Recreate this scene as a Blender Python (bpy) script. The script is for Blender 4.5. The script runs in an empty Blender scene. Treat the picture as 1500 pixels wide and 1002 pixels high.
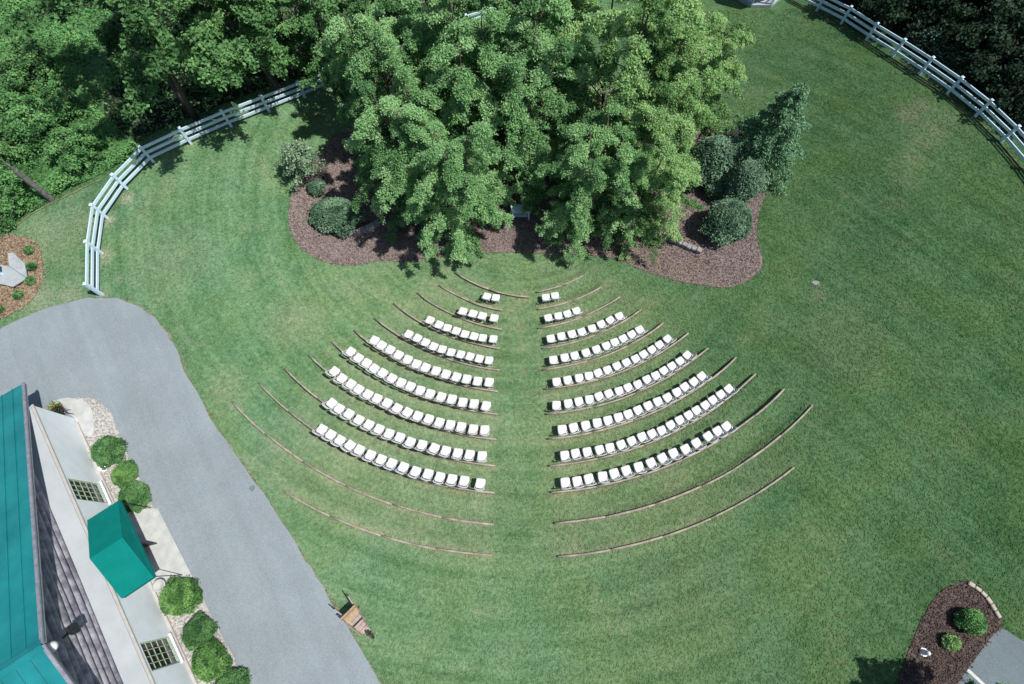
import bpy, bmesh, math, random
import numpy as np
from mathutils import Vector, Matrix
from mathutils.geometry import delaunay_2d_cdt

random.seed(7); RNG = np.random.default_rng(7)
R = math.radians
sc = bpy.context.scene
COL = sc.collection

# ------------------------------------------------------------------ camera model and terrain
F, TH, HC = 833.0, R(20.6), 24.5
CT, ST = math.cos(TH), math.sin(TH)
CX, CY = 0.4, 19.8            # centre of the seating arcs
PITCH, DROP = 1.17, 0.17      # spacing and drop of the terraces

def sstep(a, b, x):
    t = np.clip((x - a) / (b - a), 0, 1)
    return t * t * (3 - 2 * t)

def terr_parts(X, Y):
    X = np.asarray(X, float); Y = np.asarray(Y, float)
    dx = np.abs(X - CX); dy = Y - CY
    r = np.where(dy <= 0, np.hypot(dx, dy), np.maximum(0, dx - 0.8 * dy))
    u = np.clip((19.8 - r) / PITCH, 0, 11.6)
    w = 0.25 + 0.75 * sstep(-17, -8, X)
    far = 0.04 * np.clip(Y - 14, 0, 60)
    ang = np.abs(np.arctan2(X - CX, np.maximum(CY - Y, 1e-3)))
    m = (1 - sstep(-.055, .01, ang - np.minimum(R(44.5) - R(12) * (u / 10) ** 2, R(33) + R(12) * u))) * (0.35 + 0.65 * sstep(0.8, 1.3, dx)) * (1 - sstep(11.0, 11.4, u))
    k = np.floor(u); fr = u - k
    stair = np.where(u < 1, u, k + sstep(0.0, 0.20, fr))
    stair = np.where((u > 0) & (u < 11.5), stair, u)
    return w, u, stair, m, far

def smooth(X, Y):
    w, u, st, m, far = terr_parts(X, Y)
    return -(DROP * u + far) * w

def terr(X, Y):
    w, u, st, m, far = terr_parts(X, Y)
    return -(DROP * (u * (1 - m) + st * m) + far) * w

def tz(x, y): return float(terr(x, y))

def ray(u, v):
    x = (u - 750) / F; y = -(v - 501) / F
    return np.array([x, y * CT + ST, y * ST - CT])

def un(u, v, z=None):
    """point of the terrain (or of height z) that the photo shows at u, v"""
    d = ray(u, v)
    if z is not None:
        t = (HC - z) / -d[2]
        return Vector((d[0] * t, d[1] * t, z))
    z = 0.0
    for _ in range(40):
        t = (HC - z) / -d[2]
        z = 0.5 * z + 0.5 * float(smooth(d[0] * t, d[1] * t))
    x, y = d[0] * t, d[1] * t
    return Vector((x, y, tz(x, y)))

# ------------------------------------------------------------------ materials
def nt(name):
    m = bpy.data.materials.new(name); m.use_nodes = True
    t = m.node_tree; b = t.nodes['Principled BSDF']
    return m, t, b

def N(t, kind, **kw):
    n = t.nodes.new(kind)
    for k, v in kw.items(): setattr(n, k, v)
    return n

def noise(t, vec, scale, detail=4, rough=.6):
    n = N(t, 'ShaderNodeTexNoise'); n.inputs['Scale'].default_value = scale
    n.inputs['Detail'].default_value = detail; n.inputs['Roughness'].default_value = rough
    if vec is not None:                # keep clear of the noise lattice's own origin
        ad = N(t, 'ShaderNodeVectorMath', operation='ADD'); ad.inputs[1].default_value = (31.71, 17.33, 5.37)
        t.links.new(vec, ad.inputs[0]); t.links.new(ad.outputs[0], n.inputs['Vector'])
    return n.outputs['Fac']

def ramp(t, fac, stops):
    r = N(t, 'ShaderNodeValToRGB'); e = r.color_ramp.elements
    e[0].position, e[0].color = stops[0][0], (*stops[0][1], 1)
    e[1].position, e[1].color = stops[-1][0], (*stops[-1][1], 1)
    for p, c in stops[1:-1]:
        x = e.new(p); x.color = (*c, 1)
    t.links.new(fac, r.inputs['Fac']); return r.outputs['Color']

def frange(t, fac, a, b, lo=0., hi=1.):
    n = N(t, 'ShaderNodeMapRange'); n.inputs[1].default_value = a; n.inputs[2].default_value = b
    n.inputs[3].default_value = lo; n.inputs[4].default_value = hi
    t.links.new(fac, n.inputs[0]); return n.outputs[0]

def math_(t, op, a, b=None):
    n = N(t, 'ShaderNodeMath', operation=op)
    for i, x in enumerate((a, b)):
        if x is None: continue
        if isinstance(x, (int, float)): n.inputs[i].default_value = x
        else: t.links.new(x, n.inputs[i])
    return n.outputs[0]

def mixc(t, fac, a, b, blend='MIX'):
    n = N(t, 'ShaderNodeMix', data_type='RGBA', blend_type=blend)
    for i, x in ((0, fac), (6, a), (7, b)):
        if isinstance(x, (int, float)): n.inputs[i].default_value = x
        elif isinstance(x, tuple): n.inputs[i].default_value = (*x, 1)
        else: t.links.new(x, n.inputs[i])
    return n.outputs[2]

def bump(t, b, h, strength=.4, dist=.03):
    n = N(t, 'ShaderNodeBump'); n.inputs['Strength'].default_value = strength; n.inputs['Distance'].default_value = dist
    t.links.new(h, n.inputs['Height']); t.links.new(n.outputs[0], b.inputs['Normal'])

def pos(t): return N(t, 'ShaderNodeNewGeometry').outputs['Position']
def objc(t): return N(t, 'ShaderNodeTexCoord').outputs['Object']

def simple(name, c1, c2=None, scale=8, rough=.7, bmp=0, metal=0, spec=.4, stops=None, co='obj', bscale=None):
    m, t, b = nt(name)
    v = objc(t) if co == 'obj' else pos(t)
    c2 = c2 or tuple(x * .8 for x in c1)
    f = noise(t, v, scale, 5)
    t.links.new(ramp(t, f, stops or [(.35, c2), (.65, c1)]), b.inputs['Base Color'])
    b.inputs['Roughness'].default_value = rough; b.inputs['Metallic'].default_value = metal
    b.inputs['Specular IOR Level'].default_value = spec
    if bmp: bump(t, b, noise(t, v, bscale or scale * 3, 6), bmp, .02)
    return m

def leafmat(name, dark, light, warm=None, trans=.3):
    m, t, b = nt(name)
    a = N(t, 'ShaderNodeAttribute', attribute_name='var').outputs['Fac']
    f = noise(t, pos(t), 1.1, 3)
    k = math_(t, 'ADD', math_(t, 'MULTIPLY', a, .7), math_(t, 'MULTIPLY', f, .5))
    st = [(.2, dark), (.75, light)] + ([(.98, warm)] if warm else [])
    c = ramp(t, k, st)
    t.links.new(c, b.inputs['Base Color']); b.inputs['Roughness'].default_value = .65
    b.inputs['Specular IOR Level'].default_value = .15
    tr = N(t, 'ShaderNodeBsdfTranslucent'); t.links.new(mixc(t, .5, c, (.12, .2, .03)), tr.inputs['Color'])
    mx = N(t, 'ShaderNodeMixShader'); mx.inputs[0].default_value = trans
    t.links.new(b.outputs[0], mx.inputs[1]); t.links.new(tr.outputs[0], mx.inputs[2])
    t.links.new(mx.outputs[0], t.nodes['Material Output'].inputs['Surface'])
    return m

def lawn_material():
    m, t, b = nt('lawn_grass')
    p = pos(t)
    sep = N(t, 'ShaderNodeSeparateXYZ'); t.links.new(p, sep.inputs[0])
    big = noise(t, p, .16, 5, .65); mid = noise(t, p, .9, 6, .75); fine = noise(t, p, 5, 6, .85); tiny = noise(t, p, 15, 4, .9)
    dx = math_(t, 'SUBTRACT', sep.outputs[0], CX); dy = math_(t, 'SUBTRACT', sep.outputs[1], CY)
    rr = math_(t, 'SQRT', math_(t, 'ADD', math_(t, 'MULTIPLY', dx, dx), math_(t, 'MULTIPLY', dy, dy)))
    # mowing marks: long passes around the seating and diagonal passes on the right hand field
    an = math_(t, 'ARCTAN2', dx, math_(t, 'MULTIPLY', dy, -1))
    cb = N(t, 'ShaderNodeCombineXYZ'); t.links.new(math_(t, 'MULTIPLY', rr, 2.3), cb.inputs[0]); t.links.new(math_(t, 'MULTIPLY', an, 1.6), cb.inputs[1])
    arcs = noise(t, cb.outputs[0], 1, 4, .7)
    m0 = N(t, 'ShaderNodeMapping'); m0.inputs['Rotation'].default_value = (0, 0, R(47)); t.links.new(p, m0.inputs[0])
    mp = N(t, 'ShaderNodeMapping'); mp.inputs['Scale'].default_value = (.16, 2.6, 1); t.links.new(m0.outputs[0], mp.inputs[0])
    diag = noise(t, mp.outputs[0], 1, 5, .7)
    right = frange(t, sep.outputs[0], 8, 15, 0, 1)
    mow = N(t, 'ShaderNodeMix'); t.links.new(right, mow.inputs[0]); t.links.new(arcs, mow.inputs[2]); t.links.new(diag, mow.inputs[3])
    k = math_(t, 'ADD', math_(t, 'MULTIPLY', big, .22), math_(t, 'MULTIPLY', mid, .30))
    k = math_(t, 'ADD', k, math_(t, 'MULTIPLY', fine, .34)); k = math_(t, 'ADD', k, math_(t, 'MULTIPLY', tiny, .30))
    k = math_(t, 'ADD', k, math_(t, 'MULTIPLY', mow.outputs[0], .34))
    c = ramp(t, k, [(.58, LAWN[0]), (.70, LAWN[1]), (.79, LAWN[2]), (.93, LAWN[3])])
    hue = noise(t, p, .33, 4, .6)
    c = mixc(t, frange(t, hue, .38, .66, 0, .5), c, mixc(t, 1.0, c, (1.18, 1.0, .72), 'MULTIPLY'))
    # drier turf by the timbers and in loose patches
    un_ = math_(t, 'FRACT', math_(t, 'DIVIDE', math_(t, 'SUBTRACT', 19.8 + 40 * PITCH, rr), PITCH))
    ring = math_(t, 'ADD', frange(t, un_, .0, .22, 1, 0), frange(t, un_, .82, 1, 0, 1))
    sect = math_(t, 'MULTIPLY', frange(t, rr, 20.6, 19.6, 0, 1), frange(t, rr, 5.5, 8, 0, 1))
    cosn = math_(t, 'DIVIDE', math_(t, 'MULTIPLY', dy, -1), rr)
    sect = math_(t, 'MULTIPLY', sect, frange(t, cosn, .76, .86, 0, 1))
    sect = math_(t, 'MULTIPLY', sect, frange(t, math_(t, 'ABSOLUTE', dx), .8, 1.5, .15, 1))
    dry = math_(t, 'MULTIPLY', math_(t, 'MULTIPLY', sect, math_(t, 'ADD', math_(t, 'MULTIPLY', ring, .40), .26)), frange(t, mid, .3, .62, .3, 1.2))
    loose = frange(t, noise(t, p, .42, 5, .7), .55, .70, 0, .6)
    dry = math_(t, 'ADD', dry, math_(t, 'MULTIPLY', loose, frange(t, fine, .35, .62, .1, 1)))
    for (u, v, rad, amt) in WORN:                       # worn spots, each at its own place on the ground
        q = un(u, v)
        d = N(t, 'ShaderNodeVectorMath', operation='DISTANCE'); t.links.new(p, d.inputs[0]); d.inputs[1].default_value = q
        f = frange(t, d.outputs['Value'], rad * 1.15, rad * .2, 0, amt * 1.5)
        dry = math_(t, 'MAXIMUM', dry, math_(t, 'MULTIPLY', f, frange(t, fine, .32, .6, .1, 1.2)))
    c = mixc(t, dry, c, (.32, .335, .21))
    fl = N(t, 'ShaderNodeTexVoronoi'); fl.inputs['Scale'].default_value = 2.6; t.links.new(p, fl.inputs['Vector'])
    c = mixc(t, math_(t, 'MULTIPLY', frange(t, fl.outputs['Distance'], .05, .13, .55, 0), frange(t, mid, .45, .6, 0, 1)), c, (.24, .25, .17))
    c = mixc(t, 1.0, c, ramp(t, frange(t, math_(t, 'ADD', sep.outputs[0], math_(t, 'MULTIPLY', mid, 5)), -14, 22), [(0, (.92, .98, 1.02)), (.25, (.98, 1.0, 1.02)), (.46, (1.02, 1.0, 1.0)), (.68, (.66, .72, .66)), (1, (.45, .55, .46))]), 'MULTIPLY')  # lens vignetting painted into the grass colour, darkest at the right
    for sc_, lo, hi in ((6.5, .80, 1.20), (17, .84, 1.16)):
        g = frange(t, noise(t, p, sc_, 3, .7), .33, .67, lo, hi)
        gc = N(t, 'ShaderNodeCombineColor'); [t.links.new(g, gc.inputs[i]) for i in range(3)]
        c = mixc(t, 1.0, c, gc.outputs[0], 'MULTIPLY')
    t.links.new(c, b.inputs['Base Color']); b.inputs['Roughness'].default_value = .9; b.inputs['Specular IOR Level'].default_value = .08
    bump(t, b, math_(t, 'ADD', fine, tiny), .7, .07)
    return m

LAWN = [(.063, .136, .062), (.110, .218, .102), (.168, .290, .150), (.245, .340, .205)]
WORN = [(1333, 168, 1.0, .8), (1352, 155, .9, .7), (1368, 190, 1.2, .55), (1350, 205, 1.1, .5), (1338, 235, .9, .55), (1330, 262, 1.0, .4), (1392, 175, 1.2, .4),
        (1200, 432, .5, .5), (950, 770, 2.5, .15), (1240, 505, 2.2, .25), (1080, 300, 1.0, .2), (185, 290, .5, .7), (158, 322, .5, .75), (152, 374, .55, .75),
        (150, 433, .5, .5), (60, 440, 1.2, .5), (100, 432, 1.0, .5), (70, 350, 2.0, .35), (120, 330, 1.6, .3), (765, 436, .8, .35), (762, 480, .5, .35),
        (765, 508, .4, .4), (765, 545, .4, .3), (430, 470, 1.6, .3), (330, 570, 1.2, .3), (250, 380, 2.2, .2), (1000, 850, 3.0, .12)]

def asphalt(name, c1, c2):
    m, t, b = nt(name)
    p = pos(t)
    k = math_(t, 'ADD', math_(t, 'MULTIPLY', noise(t, p, .5, 6, .7), .45), math_(t, 'MULTIPLY', noise(t, p, 13, 5, .9), .55))
    c = ramp(t, k, [(.36, c2), (.5, tuple((x + y) / 2 for x, y in zip(c1, c2))), (.64, c1)])
    m0 = N(t, 'ShaderNodeMapping'); m0.inputs['Rotation'].default_value = (0, 0, R(57)); t.links.new(p, m0.inputs[0])
    m1 = N(t, 'ShaderNodeMapping'); m1.inputs['Scale'].default_value = (.07, 1.1, 1); t.links.new(m0.outputs[0], m1.inputs[0])
    tr = frange(t, noise(t, m1.outputs[0], 1, 5, .65), .36, .64, .93, 1.06)
    gr = frange(t, noise(t, p, 24, 2, .6), .3, .7, .86, 1.14); tr = math_(t, 'MULTIPLY', tr, gr)
    tc = N(t, 'ShaderNodeCombineColor'); [t.links.new(tr, tc.inputs[i]) for i in range(3)]
    c = mixc(t, 1.0, c, tc.outputs[0], 'MULTIPLY')
    crack = N(t, 'ShaderNodeTexVoronoi', feature='DISTANCE_TO_EDGE'); crack.inputs['Scale'].default_value = .22
    w = N(t, 'ShaderNodeVectorMath', operation='ADD')
    nz = N(t, 'ShaderNodeTexNoise'); nz.inputs['Scale'].default_value = .8; t.links.new(p, nz.inputs['Vector'])
    t.links.new(p, w.inputs[0]); t.links.new(nz.outputs['Color'], w.inputs[1]); t.links.new(w.outputs[0], crack.inputs['Vector'])
    f = frange(t, crack.outputs['Distance'], .0, .008, .35, 0)
    f = math_(t, 'MULTIPLY', f, 0.0)
    t.links.new(mixc(t, f, c, tuple(x * .5 for x in c2)), b.inputs['Base Color'])
    b.inputs['Roughness'].default_value = .85
    bump(t, b, noise(t, p, 60, 4, .8), .3, .01)
    return m

def chips(name, stops, scale, bmp=.8):
    m, t, b = nt(name)
    p = pos(t)
    v = N(t, 'ShaderNodeTexVoronoi'); v.inputs['Scale'].default_value = scale; v.inputs['Randomness'].default_value = 1
    t.links.new(p, v.inputs['Vector'])
    s = N(t, 'ShaderNodeSeparateColor'); t.links.new(v.outputs['Color'], s.inputs[0])
    k = math_(t, 'ADD', math_(t, 'MULTIPLY', s.outputs[0], .6), math_(t, 'MULTIPLY', noise(t, p, .8, 5, .7), .4))
    t.links.new(ramp(t, k, stops), b.inputs['Base Color']); b.inputs['Roughness'].default_value = .9
    b.inputs['Specular IOR Level'].default_value = .2
    bump(t, b, math_(t, 'ADD', s.outputs[1], noise(t, p, scale * 2, 3)), bmp, .03)
    return m

M = {}
M['lawn'] = lawn_material()
M['asphalt'] = asphalt('driveway_asphalt', (.268, .310, .335), (.196, .230, .251))
M['lot'] = asphalt('parking_asphalt', (.15, .19, .21), (.10, .13, .145))
M['mulch'] = chips('bark_mulch', [(.15, (.085, .064, .060)), (.5, (.215, .168, .158)), (.8, (.31, .25, .232)), (.98, (.42, .33, .26))], 19)
M['mulch_dark'] = chips('dark_bark_mulch', [(.15, (.045, .034, .03)), (.5, (.105, .077, .068)), (.95, (.18, .135, .115))], 21)
M['straw'] = chips('straw_mulch', [(.15, (.16, .115, .08)), (.5, (.31, .225, .155)), (.95, (.46, .37, .26))], 13)
M['gravel'] = chips('river_gravel', [(.15, (.22, .205, .19)), (.5, (.41, .39, .365)), (.95, (.64, .63, .60))], 19)
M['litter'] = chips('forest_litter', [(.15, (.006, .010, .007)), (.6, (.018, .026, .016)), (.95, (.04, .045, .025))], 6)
M['weed_floor'] = chips('weedy_soil', [(.15, (.03, .07, .025)), (.6, (.065, .15, .055)), (.95, (.11, .22, .08))], 7)
M['sand'] = chips('sandy_edge', [(.15, (.10, .12, .06)), (.6, (.22, .21, .13)), (.95, (.36, .33, .24))], 12)
M['soil'] = chips('bare_soil', [(.15, (.06, .055, .03)), (.6, (.13, .115, .07)), (.95, (.22, .19, .12))], 10)
M['concrete'] = simple('pale_concrete', (.50, .51, .49), (.40, .41, .40), 3, .85, .2, co='pos')
M['wood_log'] = simple('weathered_timber', (.43, .365, .305), (.235, .20, .165), 3, .85, .5, co='pos')
M['paint_white'] = simple('white_paint', (.80, .80, .80), (.70, .71, .73), 3, .5)
M['fence'] = simple('white_vinyl', (.66, .79, .90), (.55, .72, .87), 2, .45, co='pos')  # white vinyl with the blue of skylit shade mixed into its colour
M['chair'] = simple('white_resin', (.60, .60, .64), (.56, .56, .60), 3, .4)
M['pad'] = simple('white_vinyl_pad', (.68, .68, .68), (.64, .64, .65), 4, .5)
M['roof'] = simple('teal_standing_seam', (.014, .235, .250), (.008, .165, .185), .9, .36, spec=.5)
M['awning'] = simple('green_canvas', (.003, .195, .172), (.002, .170, .150), 2, .9, .15, spec=.1, bscale=60)
M['trim'] = simple('grey_metal_trim', (.33, .33, .38), (.22, .22, .27), 6, .45, metal=.2)
M['stucco'] = simple('white_stucco', (.76, .81, .84), (.70, .75, .78), 2, .85, .25, bscale=40, co='pos')
M['membrane'] = simple('white_roof_membrane', (.44, .475, .50), (.39, .425, .45), 1.5, .8, .1, co='pos')
M['coping'] = simple('tan_coping', (.47, .45, .42), (.40, .38, .355), 5, .8, co='pos')
M['logwall'] = simple('weathered_log_siding', (.36, .345, .385), (.13, .125, .155), 3.0, .8, .5, co='pos')
M['chink'] = simple('pale_chinking', (.46, .44, .44), (.30, .28, .30), 8, .9, co='pos')
M['dark'] = simple('dark_metal', (.02, .022, .028), (.012, .013, .016), 8, .5)
M['glass'] = simple('dark_window_glass', (.035, .030, .022), (.018, .016, .012), 3, .08, spec=.6)
M['muntin'] = simple('pale_green_paint', (.36, .47, .36), (.30, .40, .31), 6, .6)
M['door'] = simple('dark_door_paint', (.045, .035, .035), (.03, .024, .024), 5, .5)
M['terracotta'] = simple('terracotta', (.42, .15, .07), (.30, .10, .05), 9, .85)
M['barrow'] = simple('weathered_plank', (.45, .36, .33), (.28, .21, .18), 9, .8, .3)
M['barrow_new'] = simple('honey_plank', (.44, .34, .22), (.32, .23, .14), 9, .75, .3)
M['bark'] = simple('tree_bark', (.10, .085, .075), (.04, .034, .03), 9, .9, .8)
M['birch'] = simple('birch_bark', (.17, .135, .115), (.07, .055, .046), 5, .85, .6)
M['grey_wood'] = simple('dead_grey_wood', (.22, .205, .20), (.10, .09, .09), 6, .9, .6)
M['stone'] = simple('grey_stone', (.33, .33, .32), (.20, .20, .20), 4, .9, .6, co='pos')
M['cream_stone'] = simple('cream_stone', (.50, .45, .38), (.34, .30, .25), 5, .9, .6, co='pos')
M['deck'] = simple('grey_deck_boards', (.40, .435, .46), (.32, .35, .375), 3, .75, .2, co='pos')
M['line'] = simple('road_paint', (.62, .62, .60), (.45, .46, .46), 14, .8, co='pos')
M['drone_shadow'] = simple('painted_drone_shadow', (.17, .20, .215), (.14, .165, .18), 5, .7, co='pos')  # asphalt tone darkened to paint in the drone's shadow
M['flower'] = simple('orange_petals', (.55, .12, .03), (.40, .06, .02), 20, .7)
M['leaf_birch'] = leafmat('leaf_birch', (0.08, 0.21, 0.08), (0.37, 0.66, 0.285), (0.52, 0.78, 0.4), 0.45)
M['leaf_light'] = leafmat('leaf_light', (0.085, 0.21, 0.068), (0.4, 0.66, 0.265), (0.54, 0.76, 0.35), 0.45)
M['leaf_wood'] = leafmat('leaf_wood', (0.03, 0.088, 0.034), (0.165, 0.35, 0.125), (0.24, 0.45, 0.17), 0.3)
M['leaf_dark'] = leafmat('leaf_dark', (0.005, 0.014, 0.008), (0.021, 0.052, 0.029), (0.06, 0.11, 0.06), 0.1)  # near-black green, the right woods' shade put into the leaf colour
M['leaf_bright'] = leafmat('leaf_bright', (0.045, 0.13, 0.045), (0.19, 0.43, 0.155), (0.26, 0.52, 0.18), 0.35)
M['leaf_box'] = leafmat('leaf_box', (0.035, 0.1, 0.028), (0.135, 0.29, 0.085), (0.23, 0.39, 0.12), 0.2)
M['leaf_box2'] = leafmat('leaf_box2', (0.03, 0.09, 0.032), (0.115, 0.25, 0.09), (0.17, 0.33, 0.12), 0.2)
M['leaf_silver'] = leafmat('leaf_silver', (0.07, 0.15, 0.1), (0.2, 0.34, 0.22), (0.27, 0.41, 0.28), 0.2)
M['leaf_blue'] = leafmat('leaf_blue', (0.035, 0.085, 0.05), (0.15, 0.27, 0.165), (0.23, 0.36, 0.23), 0.15)
M['leaf_conifer'] = leafmat('leaf_conifer', (0.045, 0.12, 0.06), (0.2, 0.38, 0.21), (0.28, 0.47, 0.27), 0.15)
M['leaf_pale'] = leafmat('leaf_pale', (0.1, 0.19, 0.11), (0.36, 0.5, 0.32), (0.46, 0.58, 0.42), 0.3)

# ------------------------------------------------------------------ mesh helpers
class MB:
    def __init__(s): s.v = []; s.f = []
    def add(s, verts, faces):
        o = len(s.v); s.v += [tuple(v) for v in verts]; s.f += [tuple(i + o for i in f) for f in faces]; return s
    def hexa(s, p):   # 8 points: bottom ring then top ring
        return s.add(p, [(3, 2, 1, 0), (4, 5, 6, 7), (0, 1, 5, 4), (1, 2, 6, 5), (2, 3, 7, 6), (3, 0, 4, 7)])
    def box(s, x0, x1, y0, y1, z0, z1, f=None):
        p = [(x0, y0, z0), (x1, y0, z0), (x1, y1, z0), (x0, y1, z0), (x0, y0, z1), (x1, y0, z1), (x1, y1, z1), (x0, y1, z1)]
        return s.hexa([f(*q) for q in p] if f else p)
    def beam(s, a, b, w, h, up=(0, 0, 1)):
        a, b = Vector(a), Vector(b); d = (b - a).normalized(); up = Vector(up)
        if abs(d.dot(up)) > .98: up = Vector((0, 1, 0))
        x = d.cross(up).normalized() * w / 2; y = x.cross(d).normalized() * h / 2
        return s.hexa([a - x - y, a + x - y, b + x - y, b - x - y, a - x + y, a + x + y, b + x + y, b - x + y])
    def tube(s, pts, rad, n=8, cap=True):
        pts = [Vector(p) for p in pts]; m = len(pts)
        rad = rad if isinstance(rad, (list, tuple)) else [rad] * m
        vs = []; fs = []; px = None
        for i, p in enumerate(pts):
            d = (pts[min(i + 1, m - 1)] - pts[max(i - 1, 0)])
            d = d.normalized() if d.length > 1e-9 else Vector((0, 0, 1))
            if px is None: px = d.orthogonal().normalized()
            px = (px - d * px.dot(d)).normalized(); py = d.cross(px)
            vs += [p + (px * math.cos(a) + py * math.sin(a)) * rad[i] for a in (2 * math.pi * k / n for k in range(n))]
        for i in range(m - 1):
            for k in range(n):
                fs.append((i * n + k, i * n + (k + 1) % n, (i + 1) * n + (k + 1) % n, (i + 1) * n + k))
        if cap: fs += [tuple(reversed(range(n))), tuple((m - 1) * n + k for k in range(n))]
        return s.add(vs, fs)
    def lathe(s, prof, n=16, c=(0, 0, 0)):
        vs = [(c[0] + r * math.cos(2 * math.pi * k / n), c[1] + r * math.sin(2 * math.pi * k / n), c[2] + z) for r, z in prof for k in range(n)]
        m = len(prof)
        fs = [(i * n + k, i * n + (k + 1) % n, (i + 1) * n + (k + 1) % n, (i + 1) * n + k) for i in range(m - 1) for k in range(n)]
        fs += [tuple(reversed(range(n))), tuple((m - 1) * n + k for k in range(n))]
        return s.add(vs, fs)
    def prism(s, poly, z0, z1, f=None):
        n = len(poly); p = [(x, y, z0) for x, y in poly] + [(x, y, z1) for x, y in poly]
        if f: p = [f(*q) for q in p]
        return s.add(p, [tuple(reversed(range(n))), tuple(range(n, 2 * n))] + [(i, (i + 1) % n, n + (i + 1) % n, n + i) for i in range(n)])
    def mesh(s, name, mat, smooth_=False, bevel=0, seg=2):
        me = bpy.data.meshes.new(name); me.from_pydata(s.v, [], s.f); me.update()
        bm = bmesh.new(); bm.from_mesh(me)
        bmesh.ops.recalc_face_normals(bm, faces=bm.faces)
        if bevel: bmesh.ops.bevel(bm, geom=bm.edges[:], offset=bevel, segments=seg, affect='EDGES', clamp_overlap=True)
        bm.to_mesh(me); bm.free()
        me.materials.append(mat)
        if smooth_:
            me.polygons.foreach_set('use_smooth', [True] * len(me.polygons))
        return me
    def build(s, name, mat, parent=None, **kw):
        return link(name, s.mesh(name, mat, **kw), parent)

def link(name, me, parent=None):
    o = bpy.data.objects.new(name, me); COL.objects.link(o)
    if parent: o.parent = parent
    return o

def tag(o, label, cat, group=None, kind=None):
    if label: o['label'] = label
    if cat: o['category'] = cat
    if group: o['group'] = group
    if kind: o['kind'] = kind
    return o

def thing(name, label, cat, loc=(0, 0, 0), rz=0, group=None):
    o = bpy.data.objects.new(name, None); COL.objects.link(o)
    o.location = loc; o.rotation_euler = (0, 0, rz); o.empty_display_size = .2
    return tag(o, label, cat, group)

def dup(root, loc, rz, label, group=None, scale=None):
    def cp(o, par):
        c = o.copy(); COL.objects.link(c); c.parent = par
        for ch in o.children: cp(ch, c)
        return c
    r = cp(root, None); r.location = loc; r.rotation_euler = (0, 0, rz)
    if scale: r.scale = scale
    r['label'] = label
    if group: r['group'] = group
    return r

def drape(name, poly, mat, off, step=.5, kind='structure', jitter=0.0, zfun=None):
    """a sheet that follows the ground inside a polygon of world points"""
    poly = [Vector((p[0], p[1])) for p in poly]
    bnd = []
    for i, p in enumerate(poly):
        q = poly[(i + 1) % len(poly)]; k = max(1, int((q - p).length / step))
        for j in range(k):
            w = p.lerp(q, j / k)
            bnd.append(w + Vector((random.uniform(-1, 1), random.uniform(-1, 1))) * jitter)
    xs = [p.x for p in bnd]; ys = [p.y for p in bnd]
    pts = list(bnd); n = len(bnd)
    for x in np.arange(min(xs), max(xs), step):
        for y in np.arange(min(ys), max(ys), step): pts.append(Vector((x + .013, y + .017)))
    v, e, f, *_ = delaunay_2d_cdt(pts, [(i, (i + 1) % n) for i in range(n)], [], 1, 1e-5)
    X = np.array([p.x for p in v]); Y = np.array([p.y for p in v])
    Z = (zfun(X, Y) if zfun else terr(X, Y)) + off
    me = bpy.data.meshes.new(name); me.from_pydata([tuple(q) for q in zip(X, Y, Z)], [], [tuple(t) for t in f]); me.update()
    if len(me.polygons) and me.polygons[0].normal.z < 0: me.flip_normals()
    me.materials.append(mat); me.polygons.foreach_set('use_smooth', [True] * len(me.polygons))
    o = link(name, me)
    if kind: o['kind'] = kind
    return o

def spline(pts, n=8):
    """Catmull-Rom through 2-D/3-D points"""
    P = [np.array(p, float) for p in pts]; P = [2 * P[0] - P[1]] + P + [2 * P[-1] - P[-2]]
    out = []
    for i in range(1, len(P) - 2):
        a, b, c, d = P[i - 1:i + 3]
        for k in range(n):
            t = k / n
            out.append(.5 * ((2 * b) + (-a + c) * t + (2 * a - 5 * b + 4 * c - d) * t * t + (-a + 3 * b - 3 * c + d) * t ** 3))
    out.append(P[-2]); return out

def inpoly(x, y, poly):
    c = False; n = len(poly)
    for i in range(n):
        (x1, y1), (x2, y2) = poly[i][:2], poly[i - 1][:2]
        if (y1 > y) != (y2 > y) and x < (x2 - x1) * (y - y1) / (y2 - y1) + x1: c = not c
    return c

def leaves(name, P, size, mat, parent=None, aspect=.6, up=.5, var=None, dirs=None, rng=RNG):
    """one mesh of small folded leaf faces centred at the points P"""
    P = np.asarray(P, float); n = len(P)
    nr = rng.normal(size=(n, 3)); nr[:, 2] = np.abs(nr[:, 2]) + up; nr /= np.linalg.norm(nr, axis=1)[:, None]
    t = rng.normal(size=(n, 3)) if dirs is None else dirs + rng.normal(size=(n, 3)) * .35
    t -= nr * (t * nr).sum(1)[:, None]; t /= np.linalg.norm(t, axis=1)[:, None] + 1e-9
    b = np.cross(nr, t)
    L = (size * rng.uniform(.65, 1.35, n))[:, None] / 2; W = L * aspect
    V = np.empty((n, 4, 3)); V[:, 0] = P - t * L; V[:, 1] = P + b * W + nr * L * .18; V[:, 2] = P + t * L; V[:, 3] = P - b * W + nr * L * .18
    me = bpy.data.meshes.new(name)
    me.vertices.add(n * 4); me.vertices.foreach_set('co', V.ravel())
    me.loops.add(n * 4); me.loops.foreach_set('vertex_index', np.arange(n * 4, dtype=np.int32))
    me.polygons.add(n); me.polygons.foreach_set('loop_start', np.arange(0, n * 4, 4, dtype=np.int32))
    me.polygons.foreach_set('loop_total', np.full(n, 4, dtype=np.int32))
    a = me.attributes.new('var', 'FLOAT', 'FACE')
    vv = rng.uniform(0, 1, n) if var is None else np.clip(var + rng.normal(size=n) * .15, 0, 1)
    a.data.foreach_set('value', vv.astype(np.float32))
    me.materials.append(mat); me.update(); me.validate()
    return link(name, me, parent)

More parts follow.
